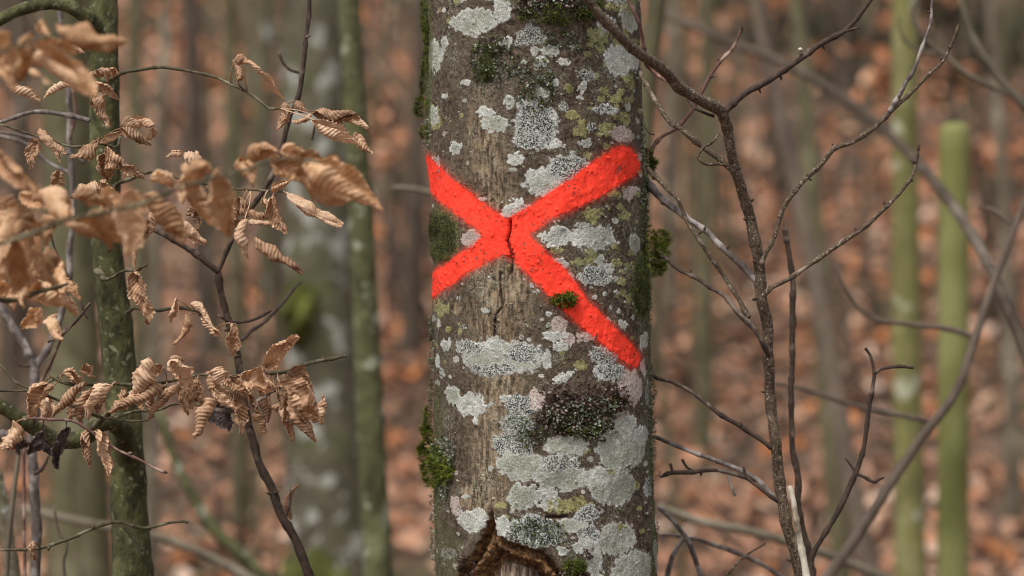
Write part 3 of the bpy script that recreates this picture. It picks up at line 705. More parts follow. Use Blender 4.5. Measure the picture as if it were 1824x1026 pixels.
    crk = np.maximum(crk, 0.75*np.exp(-((YY-903-1.5*w1)/2.6)**2)*sstep(966, 974, xc)*(1-sstep(1002, 1012, xc)))
    crk *= front
    # ---- relief (mm)
    gran = (fbm(S/2.6, YY/2.6, 61, 2)-0.5)
    lich = np.clip(Mk['W']+Mk['G']+Mk['P']+Mk['D'], 0, 1)
    fac = (np.abs(TH) < 1.76)*1.0
    h = hgt*(0.8+gran*1.6)+gran*0.55*(1-lich)*(1-0.6*core)
    h += (fbm(S/60, YY/90, 64, 2)-0.5)*6.0+(fbm(S/30, YY/50, 62, 3)-0.5)*3.0+(fbm(S/7, YY/12, 63, 3)-0.5)*1.0
    h += -Mk['tan']*0.35+(streak-0.5)*1.0*tn*(1-core)
    h += mo*(fine-0.3)*1.8+Mk['dark']*0.8
    n = 720; wx = rg.uniform(-1.5, 1.5, n); wy = rg.uniform(-60, 1090, n); wr = rg.uniform(1.3, 2.6, n)
    for a, b, r in zip(wx, wy, wr):
        m_ = r*3.5; r0, r1 = np.searchsorted(yy, [b-m_, b+m_]); c0, c1 = np.searchsorted(th_f, [a-m_/195, a+m_/195]); sl = (slice(r0, r1), slice(c0, c1))
        h[sl] += 1.25*np.exp(-((S[sl]-a*Rg[sl])**2+(YY[sl]-b)**2)/(r*r))
    h -= crk*5.0
    # sunken / swollen forms
    h += 5*np.exp(-(((xc-985)/90)**2+((YY-25)/40)**2))*front
    h += 3*np.exp(-(((xc-1030)/75)**2+((YY-712)/36)**2))*front*(0.3+1.4*fine)
    # ---- wound
    poly = np.array([(880,893),(888,934),(905,944),(930,950),(968,962),(986,978),(1004,1006),(1014,1040),(1016,1120),(990,1230),(930,1290),(870,1240),(830,1140),(815,1060),(820,1003),(846,968),(862,935)], float)
    def psd(X, Y, pl):
        d = np.full(X.shape, 1e9); ins = np.zeros(X.shape, bool); k = len(pl)
        for i in range(k):
            a = pl[i]; b = pl[(i+1) % k]; e = b-a
            px = X-a[0]; py = Y-a[1]; t = np.clip((px*e[0]+py*e[1])/(e@e), 0, 1)
            d = np.minimum(d, np.hypot(px-t*e[0], py-t*e[1]))
            cnd = ((a[1] > Y) != (b[1] > Y)) & (X < (b[0]-a[0])*(Y-a[1])/(b[1]-a[1]+1e-9)+a[0])
            ins ^= cnd
        return np.where(ins, d, -d)
    r0 = np.searchsorted(yy, 860); wsd = np.full_like(TH, -99.0)
    wsd[r0:] = np.where(np.abs(TH[r0:]) < 1.5, psd(xc[r0:], YY[r0:], poly), -99)
    wsd = wsd+(fine-0.5)*4
    h += 2.5*np.exp(-((wsd+6)/8)**2)
    inner = sstep(37, 43, wsd+w1*5)
    dep = -13*sstep(0, 6, wsd)+9*np.exp(-((wsd+w2*4-17)/8)**2)-9*sstep(24, 34, wsd+w1*4)+3*inner
    inn = wsd > -1
    h = np.where(inn, h*0.5+dep+(fbm(S/3, YY/26, 71, 3)-0.5)*3.4*inner+(fbm(S/7, YY/7, 72, 4)-0.5)*7*(1-inner), h)
    Mk['wood'] = inner; Mk['callus'] = sstep(-1.5, 1.5, wsd)*(1-inner)
    h = h*fac+(1-fac)*0
    Rm = Rg*mp+h*0.001
    Xw = (CX-912)*mp+Rm*np.sin(TH); Yw = DAX-Rm*np.cos(TH); Zw = H+(513-YY)*mp
    V = np.stack([Xw, Yw, Zw], -1)
    base = (float((cx[-1]-912)*mp), DAX, 0.0)
    root = thing('painted_tree', base, 'lichen-spotted trunk with a red cross sprayed on its bark', 'tree')
    i = np.arange(nr-1)[:, None]*nc; j = np.arange(nc)[None, :]; j2 = (j+1) % nc
    Q = np.stack([i+j, i+nc+j, i+nc+j2, i+j2], -1)
    col = {}
    al = lambda ks: np.stack([Mk[k] if isinstance(k, str) else k for k in ks], -1).reshape(-1, 4)
    Mk['paint'] = paint
    col['mask_a'] = al(['W', 'G', 'D', 'O']); col['mask_b'] = al(['P', 'tan', 'paint', 'moss'])
    col['mask_c'] = al(['wood', 'callus', 'edge', 'dark']); col['crack'] = crk.ravel(); col['scab'] = Mk['scab'].ravel()
    fw = (wsd[:-1] > 0); 
    fw = np.concatenate([fw[:, :], ], 1)
    fw = fw & (np.arange(nr-1)[:, None] >= r0)
    Vf = V.reshape(-1, 3)
    def sub(fmask, off=0.0):
        q = Q[fmask]; u, inv = np.unique(q, return_inverse=True)
        v = Vf[u].copy()
        if off:
            t_ = TH.ravel()[u]; v[:, 0] += np.sin(t_)*off; v[:, 1] -= np.cos(t_)*off
        return v, inv.reshape(q.shape), {k: a[u] for k, a in col.items()}
    mat = trunk_material()
    v, q, at = sub(~fw); mesh_obj('trunk', v, q, mat, root, attrs=at)
    v, q, at = sub(fw); o = mesh_obj('wound', v, q, mat, root, attrs=at); o['label'] = 'dark hollow with brown callus rim and pale bare wood'
    pm = (core > 0.62)[:-1]
    pm = pm & (np.roll(core, -1, 1) > 0.6)[:-1] & (core[1:] > 0.6) & (np.roll(core, -1, 1)[1:] > 0.6) & (crk[:-1] < 0.5)
    v, q, at = sub(pm, 0.00025); mp_ = paint_material()
    o = mesh_obj('painted_cross', v, q, mp_, root, attrs=at); o['label'] = 'bright red spray-painted cross'
    # cap the top and bottom rings out of sight
    def surf(x, y, lift=0.0):
        cc = float(np.interp(y, YC, (EL+ER)/2)); rr = float(np.interp(y, YC, (ER-EL)/2))
        t0 = math.asin(max(-1, min(1, (x-cc)/rr)))
        r_ = np.searchsorted(yy, y); c_ = min(np.searchsorted(th_f, t0), nf-1)
        nrm = np.array([math.sin(t0), -math.cos(t0), 0.0])
        return V[min(r_, nr-1), c_]+nrm*lift, nrm
    return root, surf, mp

def trunk_material():
    m = NT('lichened_bark', 0.9, 0.25)
    a = m.attr('mask_a'); b = m.attr('mask_b'); c_ = m.attr('mask_c')
    A = list(m.sep(a.outputs['Color']))+[a.outputs['Alpha']]; B = list(m.sep(b.outputs['Color']))+[b.outputs['Alpha']]; Cc = list(m.sep(c_.outputs['Color']))+[c_.outputs['Alpha']]
    n_f = m.noise(900, 3, 0.65); n_m = m.noise(190, 4, 0.65); n_l = m.noise(34, 3, 0.6)
    v = m.mapping((1, 1, 0.25)); n_s = m.noise(260, 4, 0.65, v)
    base = m.ramp(n_m, [(0.35, (0.022, 0.015, 0.010)), (0.50, (0.070, 0.049, 0.035)), (0.66, (0.150, 0.112, 0.082))])
    base = m.mix(m.ramp(n_l, [(0.45, 0), (0.60, 0.7)]), base, m.ramp(n_f, [(0.38, (0.026, 0.020, 0.013)), (0.62, (0.15, 0.118, 0.083))]))
    base = m.mix(m.ramp(n_f, [(0.62, 0), (0.70, 0.8)]), base, (0.33, 0.30, 0.24))
    base = m.mix(m.ramp(m.noise(420, 2, 0.5), [(0.64, 0), (0.70, 0.6)]), base, (0.13, 0.15, 0.075))
    tan = m.ramp(n_s, [(0.38, (0.045, 0.032, 0.022)), (0.50, (0.20, 0.148, 0.096)), (0.68, (0.34, 0.265, 0.18))])
    c = m.mix(B[1], base, tan)
    gn = m.math('MULTIPLY', m.math('SUBTRACT', m.noise(620, 3, 0.7), 0.5), 1.5)
    gran = lambda q: m.ramp(m.math('ADD', q, gn), [(0.40, 0), (0.62, 1)])
    A = [gran(q) for q in A]; B[0] = gran(B[0])
    gr = m.ramp(n_f, [(0.36, 0.45), (0.50, 0.95), (0.66, 1.2)])
    wob = m.noise(60, 3, 0.6)
    white = m.mix(1.0, m.mix(m.ramp(wob, [(0.4, 0), (0.6, 1)]), (0.38, 0.395, 0.355), (0.50, 0.50, 0.47)), gr, 'MULTIPLY')
    grn = m.mix(1.0, m.mix(m.ramp(wob, [(0.4, 0), (0.6, 1)]), (0.30, 0.32, 0.26), (0.40, 0.405, 0.36)), gr, 'MULTIPLY')
    spk = m.ramp(m.noise(720, 1.5, 0.5), [(0.47, 0), (0.53, 1)])
    drk = m.mix(spk, (0.045, 0.047, 0.045), (0.42, 0.44, 0.41))
    olv = m.mix(m.ramp(n_m, [(0.35, 0), (0.6, 1)]), (0.20, 0.19, 0.085), (0.30, 0.29, 0.13))
    olv = m.mix(1.0, olv, gr, 'MULTIPLY')
    pnk = m.mix(1.0, (0.44, 0.36, 0.33), gr, 'MULTIPLY')
    c = m.mix(A[3], c, olv)
    c = m.mix(B[0], c, pnk)
    c = m.mix(A[1], c, grn)
    c = m.mix(A[0], c, white)
    c = m.mix(A[2], c, drk)
    dust = m.math('MULTIPLY', m.ramp(m.noise(26, 4, 0.65), [(0.50, 0), (0.62, 1)]), m.ramp(m.noise(560, 3, 0.6), [(0.52, 0), (0.60, 0.75)]))
    c = m.mix(dust, c, (0.27, 0.29, 0.22))
    c = m.mix(m.math('MULTIPLY', Cc[2], 0.55), c, (0.60, 0.61, 0.59))
    c = m.mix(Cc[3], c, m.ramp(n_f, [(0.35, (0.03, 0.04, 0.025)), (0.6, (0.22, 0.26, 0.20))]))
    c = m.mix(m.math('MULTIPLY', B[3], 0.92), c, m.ramp(m.noise(620, 3, 0.6), [(0.35, (0.022, 0.026, 0.008)), (0.52, (0.085, 0.095, 0.03)), (0.68, (0.20, 0.22, 0.11))]))
    c = m.mix(m.math('MULTIPLY', m.attr('scab').outputs['Fac'], 0.85), c, m.ramp(m.noise(330, 4, 0.7), [(0.38, (0.014, 0.009, 0.007)), (0.52, (0.065, 0.038, 0.030)), (0.62, (0.15, 0.13, 0.10)), (0.70, (0.24, 0.25, 0.19))]))
    red = (0.97, 0.048, 0.024)
    c = m.mix(B[2], c, red)
    c = m.mix(m.math('MULTIPLY', m.attr('crack').outputs['Fac'], 0.93), c, (0.03, 0.012, 0.009))
    cal = m.ramp(m.noise(140, 4, 0.65, dist=0.6), [(0.30, (0.02, 0.012, 0.008)), (0.48, (0.11, 0.058, 0.027)), (0.66, (0.30, 0.165, 0.068))])
    v2 = m.mapping((1, 1, 0.09)); wst = m.noise(170, 4, 0.6, v2)
    wod = m.ramp(wst, [(0.34, (0.035, 0.022, 0.018)), (0.50, (0.13, 0.085, 0.065)), (0.60, (0.42, 0.33, 0.25)), (0.75, (0.55, 0.47, 0.38))])
    c = m.mix(Cc[1], c, cal); c = m.mix(Cc[0], c, wod)
    m.color(c)
    m.bump(m.math('ADD', m.math('MULTIPLY', n_f, 0.6), m.math('MULTIPLY', n_m, 1.0)), 0.8, 0.0016)
    return m.m
def paint_material():
    m = NT('fluorescent_red_paint', 0.9, 0.12)
    n = m.noise(260, 4, 0.6); sp = m.noise(900, 2, 0.6)
    c = m.ramp(n, [(0.3, (0.93, 0.042, 0.022)), (0.6, (1.0, 0.070, 0.040))])
    c = m.mix(m.ramp(sp, [(0.60, 0), (0.72, 0.65)]), c, (0.42, 0.05, 0.035))
    m.color(c)
    m.bump(m.math('ADD', m.math('MULTIPLY', sp, 0.5), n), 0.45, 0.001)
    return m.m
tree_root, surf, TMP = trunk()

# moss cushions: shoots of tiny blades
MP_BRIGHT = np.array([[0.085, 0.115, 0.010], [0.12, 0.155, 0.014], [0.05, 0.07, 0.008], [0.17, 0.20, 0.028], [0.03, 0.04, 0.007]])
MP_FRESH = np.array([[0.11, 0.15, 0.012], [0.16, 0.20, 0.018], [0.07, 0.10, 0.01], [0.22, 0.26, 0.035]])
MP_DARK = np.array([[0.04, 0.055, 0.012], [0.07, 0.085, 0.018], [0.10, 0.13, 0.02], [0.025, 0.03, 0.01]])
LICH = np.array([[0.20, 0.23, 0.16], [0.26, 0.29, 0.22], [0.11, 0.13, 0.08], [0.33, 0.35, 0.29]])
SCAB = np.array([[0.05, 0.025, 0.02], [0.09, 0.05, 0.035], [0.03, 0.018, 0.015], [0.14, 0.10, 0.08]])
def shoots(c, up, L, rg, pal, blades=9, bw=0.35):
    """c (n,3) shoot feet; up (n,3) growth directions; L (n,) lengths"""
    n = len(c)
    k = np.arange(blades)
    t = (k+0.5)/blades
    az = k*2.4
    a = np.cross(up, rg.normal(size=(n, 3))); a /= np.linalg.norm(a, axis=1)[:, None]+1e-9; b = np.cross(up, a)
    Vs = []; 
    ctr = c[:, None, :]+up[:, None, :]*(L[:, None]*t[None, :])[..., None]
    dr = np.cos(az)[None, :, None]*a[:, None, :]+np.sin(az)[None, :, None]*b[:, None, :]
    out = dr*0.8+up[:, None, :]*0.75
    sd_ = np.cross(out, up[:, None, :]); sd_ /= np.linalg.norm(sd_, axis=2)[..., None]+1e-9
    bl = (L*0.55)[:, None, None]*(1-0.35*t)[None, :, None]
    v0 = ctr-sd_*bl*bw*0.5; v1 = ctr+sd_*bl*bw*0.5; v2 = ctr+out*bl; 
    V = np.stack([v0, v1, v2], 2).reshape(-1, 3)
    T = np.arange(len(V)).reshape(-1, 3)
    base = pal[rg.choice(len(pal), n)]*rg.uniform(0.8, 1.2, n)[:, None]*(0.45+1.1*vn(c[:, 0]*230, c[:, 2]*230, 5))[:, None]  # coarse noise paints the shading of rounded lumps into the colour
    col = base[:, None, :]*(0.5+0.8*t)[None, :, None]  # blades darken towards the shoot's foot: depth shade painted in
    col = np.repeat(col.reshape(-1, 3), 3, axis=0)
    return V, T, np.hstack([np.clip(col, 0, 1), np.ones((len(col), 1))])
def moss_patch(name, blobs, n, L, pal, label=None, lift=6.0, seed=0, blades=9, bw=0.35, droop=0.3):
    """blobs: (x, y, rx, ry, height mm)"""
    rg = np.random.default_rng(seed); c = []; u = []
    ar = np.array([b[2]*b[3] for b in blobs], float); ar /= ar.sum()
    for k in rg.choice(len(blobs), n, p=ar):
        x, y, rx, ry, hh = blobs[k]
        while True:
            q = rg.uniform(-1, 1, 2)
            if q@q < 1: break
        e = 1-q@q
        px, py = x+q[0]*rx, y+q[1]*ry
        cc = float(np.interp(py, YC, (EL+ER)/2)); rr = float(np.interp(py, YC, (ER-EL)/2))
        s, nr = surf(px, py)
        over = max(0, abs(px-cc)-rr)*TMP
        s = s+np.array([math.copysign(over, px-cc), 0, 0])
        s = s+nr*(hh*0.001*math.sqrt(e)*rg.uniform(0.1, 1))
        d = nr+np.array([q[0]*0.5, 0, -q[1]*0.5-droop*0.3])+rg.normal(size=3)*0.35
        c.append(s); u.append(d/np.linalg.norm(d))
    c = np.array(c); u = np.array(u)
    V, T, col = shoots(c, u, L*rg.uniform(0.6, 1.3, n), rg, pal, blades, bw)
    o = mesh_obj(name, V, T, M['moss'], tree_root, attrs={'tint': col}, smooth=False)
    if label: o['label'] = label
    return o
moss_patch('moss_cushion', [(768, 775, 11, 16, 7), (764, 795, 13, 12, 8), (790, 820, 20, 16, 11), (778, 845, 18, 16, 9), (756, 800, 9, 9, 6), (764, 745, 6, 24, 3), (795, 842, 14, 12, 8), (768, 830, 14, 12, 8), (758, 812, 11, 9, 8), (776, 808, 14, 12, 9), (762, 765, 9, 14, 6), (752, 797, 8, 7, 6), (772, 858, 9, 10, 5), (800, 828, 13, 11, 8), (786, 800, 9, 8, 6)], 1900, 0.0040, np.vstack([MP_FRESH, MP_BRIGHT]), 'thick green moss cushion on the left edge, low down', seed=1)
moss_patch('moss_cushion', [(1166, 418, 9, 9, 7), (1172, 432, 9, 8, 7), (1163, 445, 12, 12, 8), (1166, 468, 10, 9, 7), (1160, 482, 12, 10, 7), (1152, 440, 10, 40, 5), (1178, 450, 6, 6, 5), (1170, 425, 14, 16, 8), (1164, 475, 14, 16, 7)], 760, 0.0048, MP_FRESH*1.25, 'bushy bright moss tuft on the right edge', seed=2, blades=14, bw=0.22)
moss_patch('moss_cushion', [(998, 533, 21, 11, 7), (1006, 527, 12, 9, 8)], 300, 0.0045, MP_BRIGHT, 'small moss tuft on the lower right arm of the cross', seed=3)
moss_patch('moss_cushion', [(937, 48, 14, 10, 5), (1046, 22, 15, 16, 6), (978, 42, 16, 14, 5), (1024, 46, 18, 10, 5), (1040, 40, 16, 14, 5), (985, 58, 24, 6, 3), (1000, 8, 20, 10, 3)], 700, 0.0036, np.vstack([MP_DARK, MP_DARK, MP_BRIGHT[:4]]), 'dark and bright moss mat at the top', seed=4)
moss_patch('moss_cushion', [(758, 40, 6, 40, 2), (759, 120, 6, 60, 2), (757, 190, 10, 18, 4), (761, 235, 6, 12, 2)], 900, 0.0038, MP_BRIGHT[[0, 2, 4, 1]], 'strip of moss down the upper left edge', seed=5)
moss_patch('moss_cushion', [(872, 132, 13, 24, 2), (880, 105, 20, 10, 1.5), (862, 150, 18, 12, 1.5)], 420, 0.0028, MP_DARK, seed=6)
moss_patch('moss_cushion', [(790, 425, 26, 42, 1.5), (776, 400, 12, 24, 1.5)], 900, 0.0026, MP_DARK, 'flat olive moss in the left corner of the cross', seed=7)
moss_patch('moss_cushion', [(1138, 515, 15, 46, 1.8)], 600, 0.0026, MP_DARK, seed=8)
moss_patch('moss_cushion', [(1018, 988, 19, 13, 6)], 300, 0.0035, MP_BRIGHT, 'small moss tuft beside the hollow', seed=9)
moss_patch('moss_cushion', [(1153, 285, 9, 20, 4), (1160, 290, 6, 10, 5)], 170, 0.0045, np.vstack([MP_BRIGHT, [[0.2, 0.12, 0.03]]]), seed=10)
moss_patch('moss_cushion', [(1163, 690, 2, 30, 1), (1170, 845, 4, 9, 4), (1165, 790, 3, 50, 1), (1167, 940, 3, 14, 2), (1163, 700, 5, 8, 3)], 300, 0.0026, np.vstack([MP_BRIGHT[:3], LICH]), seed=11)
moss_patch('moss_cushion', [(772, 600, 3, 20, 1), (771, 642, 4, 10, 2), (769, 700, 4, 26, 2), (770, 575, 3, 6, 2)], 230, 0.0028, np.vstack([MP_BRIGHT[:3], LICH[:2]]), seed=12)
# leafy grey-green lichen crusts
def crust(blobs, n, L, pal, seed, name='lichen', label=None): return moss_patch(name, blobs, n, L, pal, label, seed=seed, blades=5, bw=1.3, droop=0)
crust([(880, 120, 40, 40, 1), (950, 165, 36, 46, 1), (1010, 92, 50, 16, 1)], 420, 0.0032, np.vstack([LICH, MP_DARK]), 20)
crust([(1145, 380, 8, 100, .6), (1143, 250, 6, 40, .6), (1153, 560, 5, 50, .5), (1157, 760, 6, 120, .5)], 900, 0.0021, np.vstack([LICH, MP_DARK[:2]]), 21)
crust([(790, 800, 22, 26, 3), (795, 850, 12, 30, 1)], 160, 0.004, LICH, 22)
crust([(955, 925, 48, 24, 1), (945, 760, 28, 22, 1), (1030, 745, 50, 22, 4), (1060, 760, 40, 14, 4)], 620, 0.0032, np.vstack([LICH, MP_DARK]), 23)
crust([(765, 240, 7, 30, 1), (770, 620, 6, 60, 1), (775, 950, 6, 80, 1)], 220, 0.003, LICH, 24)
# rough dark bark scabs
RUST = np.array([[0.05, 0.025, 0.02], [0.11, 0.06, 0.045], [0.025, 0.015, 0.012], [0.20, 0.15, 0.13], [0.30, 0.24, 0.22]])
crust([(1000, 706, 36, 12, 2), (985, 686, 24, 8, 5), (1080, 690, 26, 9, 5), (990, 728, 26, 9, 2), (1050, 712, 40, 9, 2), (1062, 738, 40, 8, 2), (1010, 752, 46, 8, 2), (1100, 712, 10, 18, 3), (965, 735, 14, 10, 2)], 330, 0.0042, RUST, 25, 'bark_scab', 'dark flaking scab of bark under the cross')
crust([(1040, 745, 46, 16, 3), (1000, 725, 40, 22, 4), (1060, 715, 34, 16, 4)], 260, 0.0034, LICH, 28)
moss_patch('moss_cushion', [(1085, 705, 12, 8, 4), (1000, 752, 14, 8, 3), (1078, 725, 9, 8, 3), (1030, 758, 30, 8, 3)], 160, 0.0032, MP_BRIGHT, seed=29)
crust([(965, 10, 50, 22, 3), (1010, 16, 50, 20, 3), (940, 35, 24, 12, 2)], 420, 0.0036, np.vstack([RUST, LICH]), 26, 'bark_scab', 'dark flaking scab of bark at the top')
crust([(1012, 1010, 28, 24, 3), (1040, 965, 10, 8, 2), (832, 995, 10, 26, 2)], 240, 0.0036, RUST, 27, 'bark_scab', 'flaky brown bark round the hollow')
# tiny dead twigs on the right flank
for pts, d, w in (([(1150, 228), (1156, 236), (1166, 240)], 2.47, [4, 4, 3]), ([(1150, 262), (1156, 270), (1152, 280)], 2.47, [4, 3, 2])):
    pp, rr = px_tube(pts, d, w); V, Q, T = tube(pp, rr, 6, 5, rough=0.15); mesh_obj('twig', V, [Q, T], M['dark_twig'], tree_root)

# ------------------------------------------------------------------ bare shrub at the right
def branch_obj(root, pts, d, w, mat, node=0.32, wob=0.0019, sides=9, name='branch', n_per=9, step=0.03, rough=0.10):
    pp, rr = px_tube(pts, d, w)
    V, Q, T = tube(pp, rr, sides, n_per, rough=rough, node=node, node_step=step, wob=wob)
    return mesh_obj(name, V, [Q, T], mat, root)
def bud(root, p, d, dx, dy, L=12, w=5, mat=None):
    q = P(p[0], p[1], d); best = None
    for o in root.children:                              # sit the bud on the nearest twig
        if o.name.split('.')[0] in ('branch', 'stem'):
            n_ = len(o.data.vertices); co = np.empty(n_*3, np.float32); o.data.vertices.foreach_get('co', co)
            co = co.reshape(-1, 3)+np.array(root.location); k_ = np.argmin(((co-q)**2*np.array([1, .05, 1])).sum(1)); e_ = ((co[k_]-q)**2*np.array([1, .05, 1])).sum()
            if best is None or e_ < best[0]: best = (e_, co[k_])
    d = float(best[1][1]); p = (best[1][0]/mpp(d)+912-dx*1.5, 513-(best[1][2]-H)/mpp(d)-dy*1.5)
    pts = [(p[0], p[1]), (p[0]+dx*L*0.35, p[1]+dy*L*0.35), (p[0]+dx*L*0.7, p[1]+dy*L*0.7), (p[0]+dx*L, p[1]+dy*L)]
    pp, rr = px_tube(pts, d, [w*0.5, w, w*0.8, w*0.2]); V, Q, T = tube(pp, rr, 7, 5)
    return mesh_obj('bud', V, [Q, T], mat or M['dark_twig'], root)
g = float(gz(0.3, 2.5))
shrub = thing('shrub', (P(1460, 513, 2.5)[0], 2.5, g), 'bare grey-brown shrub forking in front of the painted tree\'s right side', 'shrub')
S1 = [(1000,-60,2.22),(1047,0,2.26),(1072,32,2.27),(1100,60,2.28),(1128,88,2.30),(1180,123,2.33),(1215,158,2.36),(1250,179,2.38),(1282,200,2.40),(1295,222,2.41),(1301,253,2.42),(1310,302,2.43),(1321,343,2.44),(1335,386,2.45),(1349,442,2.45),(1352,499,2.46),(1355,532,2.46),(1365,582,2.47),(1369,631,2.47),(1369,699,2.48),(1380,778,2.48),(1388,858,2.49),(1403,937,2.49),(1425,1030,2.5),(1445,1300,2.5),(1460,2900,2.5)]
branch_obj(shrub, S1, 2.45, [15,16,17,18,19,19,20,20,21,19,18,18,18,19,20,20,20,19,19,19,19,20,21,24,28,36], M['shrub'], node=0.14, sides=14, name='stem', n_per=8, step=0.042)
BR = [
 ([(1290,200),(1300,190),(1321,175),(1356,151),(1391,126),(1436,95),(1470,75),(1505,54),(1530,30),(1554,0),(1590,-60)],2.40,[13,12,11,11,11,11,10,9,8,7,6],'dark_twig'),
 ([(1108,-50,2.36),(1121,0,2.36),(1135,32,2.36),(1145,70,2.37),(1151,95,2.38),(1159,123,2.42),(1172,136,2.42),(1188,145,2.40)],2.4,[5,6,6,7,7,6,6,5],'red_twig'),
 ([(1140,128,2.50),(1150,147,2.47),(1170,182,2.45),(1191,214,2.44),(1222,239,2.43),(1250,263,2.43),(1279,284,2.43),(1302,300,2.43)],2.44,[6,8,8,9,9,10,10,12],'shrub'),
 ([(1296,294),(1280,291),(1257,291),(1243,281),(1250,265),(1268,253),(1280,238)],2.41,[6,6,6,6,5,5,4],'shrub'),
 ([(1225,178,2.40),(1238,193,2.39),(1255,203,2.39),(1270,207,2.40)],2.4,[5,5,5,6],'dark_twig'),
 ([(1321,53),(1307,81),(1282,109),(1264,137),(1250,165),(1233,196),(1208,225),(1180,246),(1163,267),(1161,290),(1166,318)],2.56,[5,6,7,7,7,7,7,7,7,7,8],'red_twig'),
 ([(1148,318,2.56),(1160,334,2.54),(1180,353,2.52),(1213,379,2.50),(1256,413,2.48),(1296,446,2.46),(1329,479,2.46),(1348,500,2.46)],2.5,[13,14,13,11,10,10,11,13],'grey_twig'),
 ([(1153,300,2.52),(1165,312,2.51),(1180,330,2.50),(1203,356,2.49),(1219,389,2.49),(1243,422,2.48),(1266,456,2.48),(1292,495,2.48),(1315,532,2.47),(1334,566,2.46)],2.5,[9,9,8,7,7,8,7,7,8,10],'shrub'),
 ([(1160,450,2.56),(1196,469,2.52),(1229,489,2.50),(1262,512,2.48),(1296,532,2.46),(1319,562,2.45),(1342,588,2.45),(1359,615,2.45),(1370,635,2.46)],2.48,[6,7,7,7,8,9,9,9,8],'dark_twig'),
 ([(1356,470),(1362,456),(1375,423),(1392,386),(1412,350),(1442,312),(1463,288),(1484,267),(1516,256),(1540,239),(1565,218),(1590,193),(1611,172),(1632,151),(1653,130),(1677,109),(1691,84),(1701,62)],2.44,[9,8,8,8,9,9,9,9,9,9,9,9,7,6,6,6,5,4],'shrub'),
 ([(1584,200),(1600,176),(1611,151),(1628,126),(1639,95),(1648,66),(1656,42),(1661,0),(1666,-50)],2.44,[9,9,8,7,6,6,5,5,4],'grey_twig'),
 ([(1360,528),(1367,520),(1395,502),(1428,482),(1473,453),(1525,415),(1578,373),(1606,341),(1621,319),(1630,291),(1635,268)],2.44,[9,8,8,8,8,8,7,7,6,5,4],'shrub'),
 ([(1160,668,2.56),(1175,672,2.53),(1229,697,2.50),(1277,731,2.48),(1320,759,2.48),(1374,798,2.48)],2.5,[6,6,7,8,8,9],'dark_twig'),
 ([(1165,778,2.60),(1180,783,2.58),(1229,802,2.56),(1269,818,2.54),(1308,834,2.52),(1348,854,2.50),(1388,892,2.49)],2.54,[6,7,7,8,8,9,11],'grey_twig'),
 ([(1176,850),(1196,843),(1249,840),(1289,842),(1328,848),(1348,856)],2.56,[5,8,7,7,8,8],'dark_twig'),
 ([(1194,826),(1198,842)],2.56,[6,5],'dark_twig'), ([(1215,818),(1224,832),(1237,840)],2.57,[4,5,5],'dark_twig'), ([(1298,844),(1300,862),(1309,884)],2.56,[5,5,4],'grey_twig'),
 ([(1324,832),(1330,848),(1350,868),(1384,892)],2.46,[4,5,6,7],'dark_twig'),
 ([(1505,56),(1516,53),(1528,50)],2.40,[6,5,4],'dark_twig'),
 ([(1425,97),(1426,90)],2.395,[5,4],'dark_twig'),
]
for pts, d, w, mk in BR: branch_obj(shrub, pts, d, w, M[mk])
bud(shrub, (1426, 90), 2.395, 0.1, -1, 7, 9, M['pale_dead']); bud(shrub, (1702, 62), 2.44, 0.25, -1, 20, 8, M['green_twig']); bud(shrub, (1635, 268), 2.44, 0.05, -1, 13, 6)
for (x, y, dx, dy, d) in [(1600,176,-.3,-1,2.44),(1340,392,1,-.3,2.44),(1330,390,-1,-.2,2.44),(1343,355,.9,-.6,2.43),(1342,535,-1,.2,2.44),(1366,506,1,.1,2.44),(1345,470,-1,-.2,2.44),(1357,699,-1,-.3,2.47),
                          (1310,301,1,-.2,2.42),(1391,136,.3,1,2.40),(1356,160,.3,1,2.40),(1465,84,.6,1,2.4),(1484,262,-.3,-1,2.44),(1445,320,1,.5,2.44),(1677,106,-.2,-1,2.44),(1691,84,1,0,2.44),(1640,95,-1,-.1,2.44),
                          (1656,20,-1,0,2.44),(1578,368,-.4,-1,2.44),(1630,291,-.8,-.6,2.44),(1621,321,.8,.3,2.44),(1525,410,-.4,-1,2.44),(1256,409,.3,-1,2.47),(1296,441,.3,-1,2.45),(1243,417,1,-.3,2.48),(1229,485,.3,-1,2.5),
                          (1403,1000,-1,-.3,2.47),(1321,53,0,-1,2.56),(1282,106,-1,-.2,2.56),(1264,137,1,0,2.56),(1249,845,0,1,2.56),(1320,760,.4,-1,2.47),(1372,610,1,-.4,2.46),(1288,196,-.5,-1,2.39)]:
    bud(shrub, (x, y), d, dx, dy, random.uniform(7, 11), random.uniform(4, 6))
# second, darker stems from the same stool
dk = thing('sapling', (P(1440, 513, 2.55)[0], 2.56, g), 'thin dark upright stem cut off square behind the shrub', 'sapling')
branch_obj(dk, [(1398,408),(1402,430),(1407,459),(1412,515),(1415,565),(1412,631),(1409,679),(1411,758),(1419,857),(1427,937),(1439,985),(1450,1080),(1450,2850)], 2.62, [11,9,10,10,11,10,10,10,11,11,12,13,16], M['dark_twig'], name='stem')
dk = thing('sapling', (P(1440, 513, 2.5)[0], 2.51, g), 'crooked black twig with a forked tip rising right of the shrub', 'sapling')
branch_obj(dk, [(1558,663),(1549,719),(1539,790),(1523,842),(1491,913),(1464,960),(1448,988),(1444,1060),(1448,2850)], 2.53, [7,8,8,10,10,9,10,12,16], M['dark_twig'], name='stem', node=0.3)
for pts, w in (([(1558,665),(1555,648),(1548,630),(1541,620)],[7,6,5,5]), ([(1557,666),(1566,659),(1590,656),(1626,655)],[7,6,6,6]), ([(1523,842),(1540,850),(1558,858),(1566,853),(1574,851)],[6,6,6,5,3]), ([(1524,842),(1512,826),(1505,817)],[5,4,3])):
    branch_obj(dk, pts, 2.53, w, M['dark_twig'])
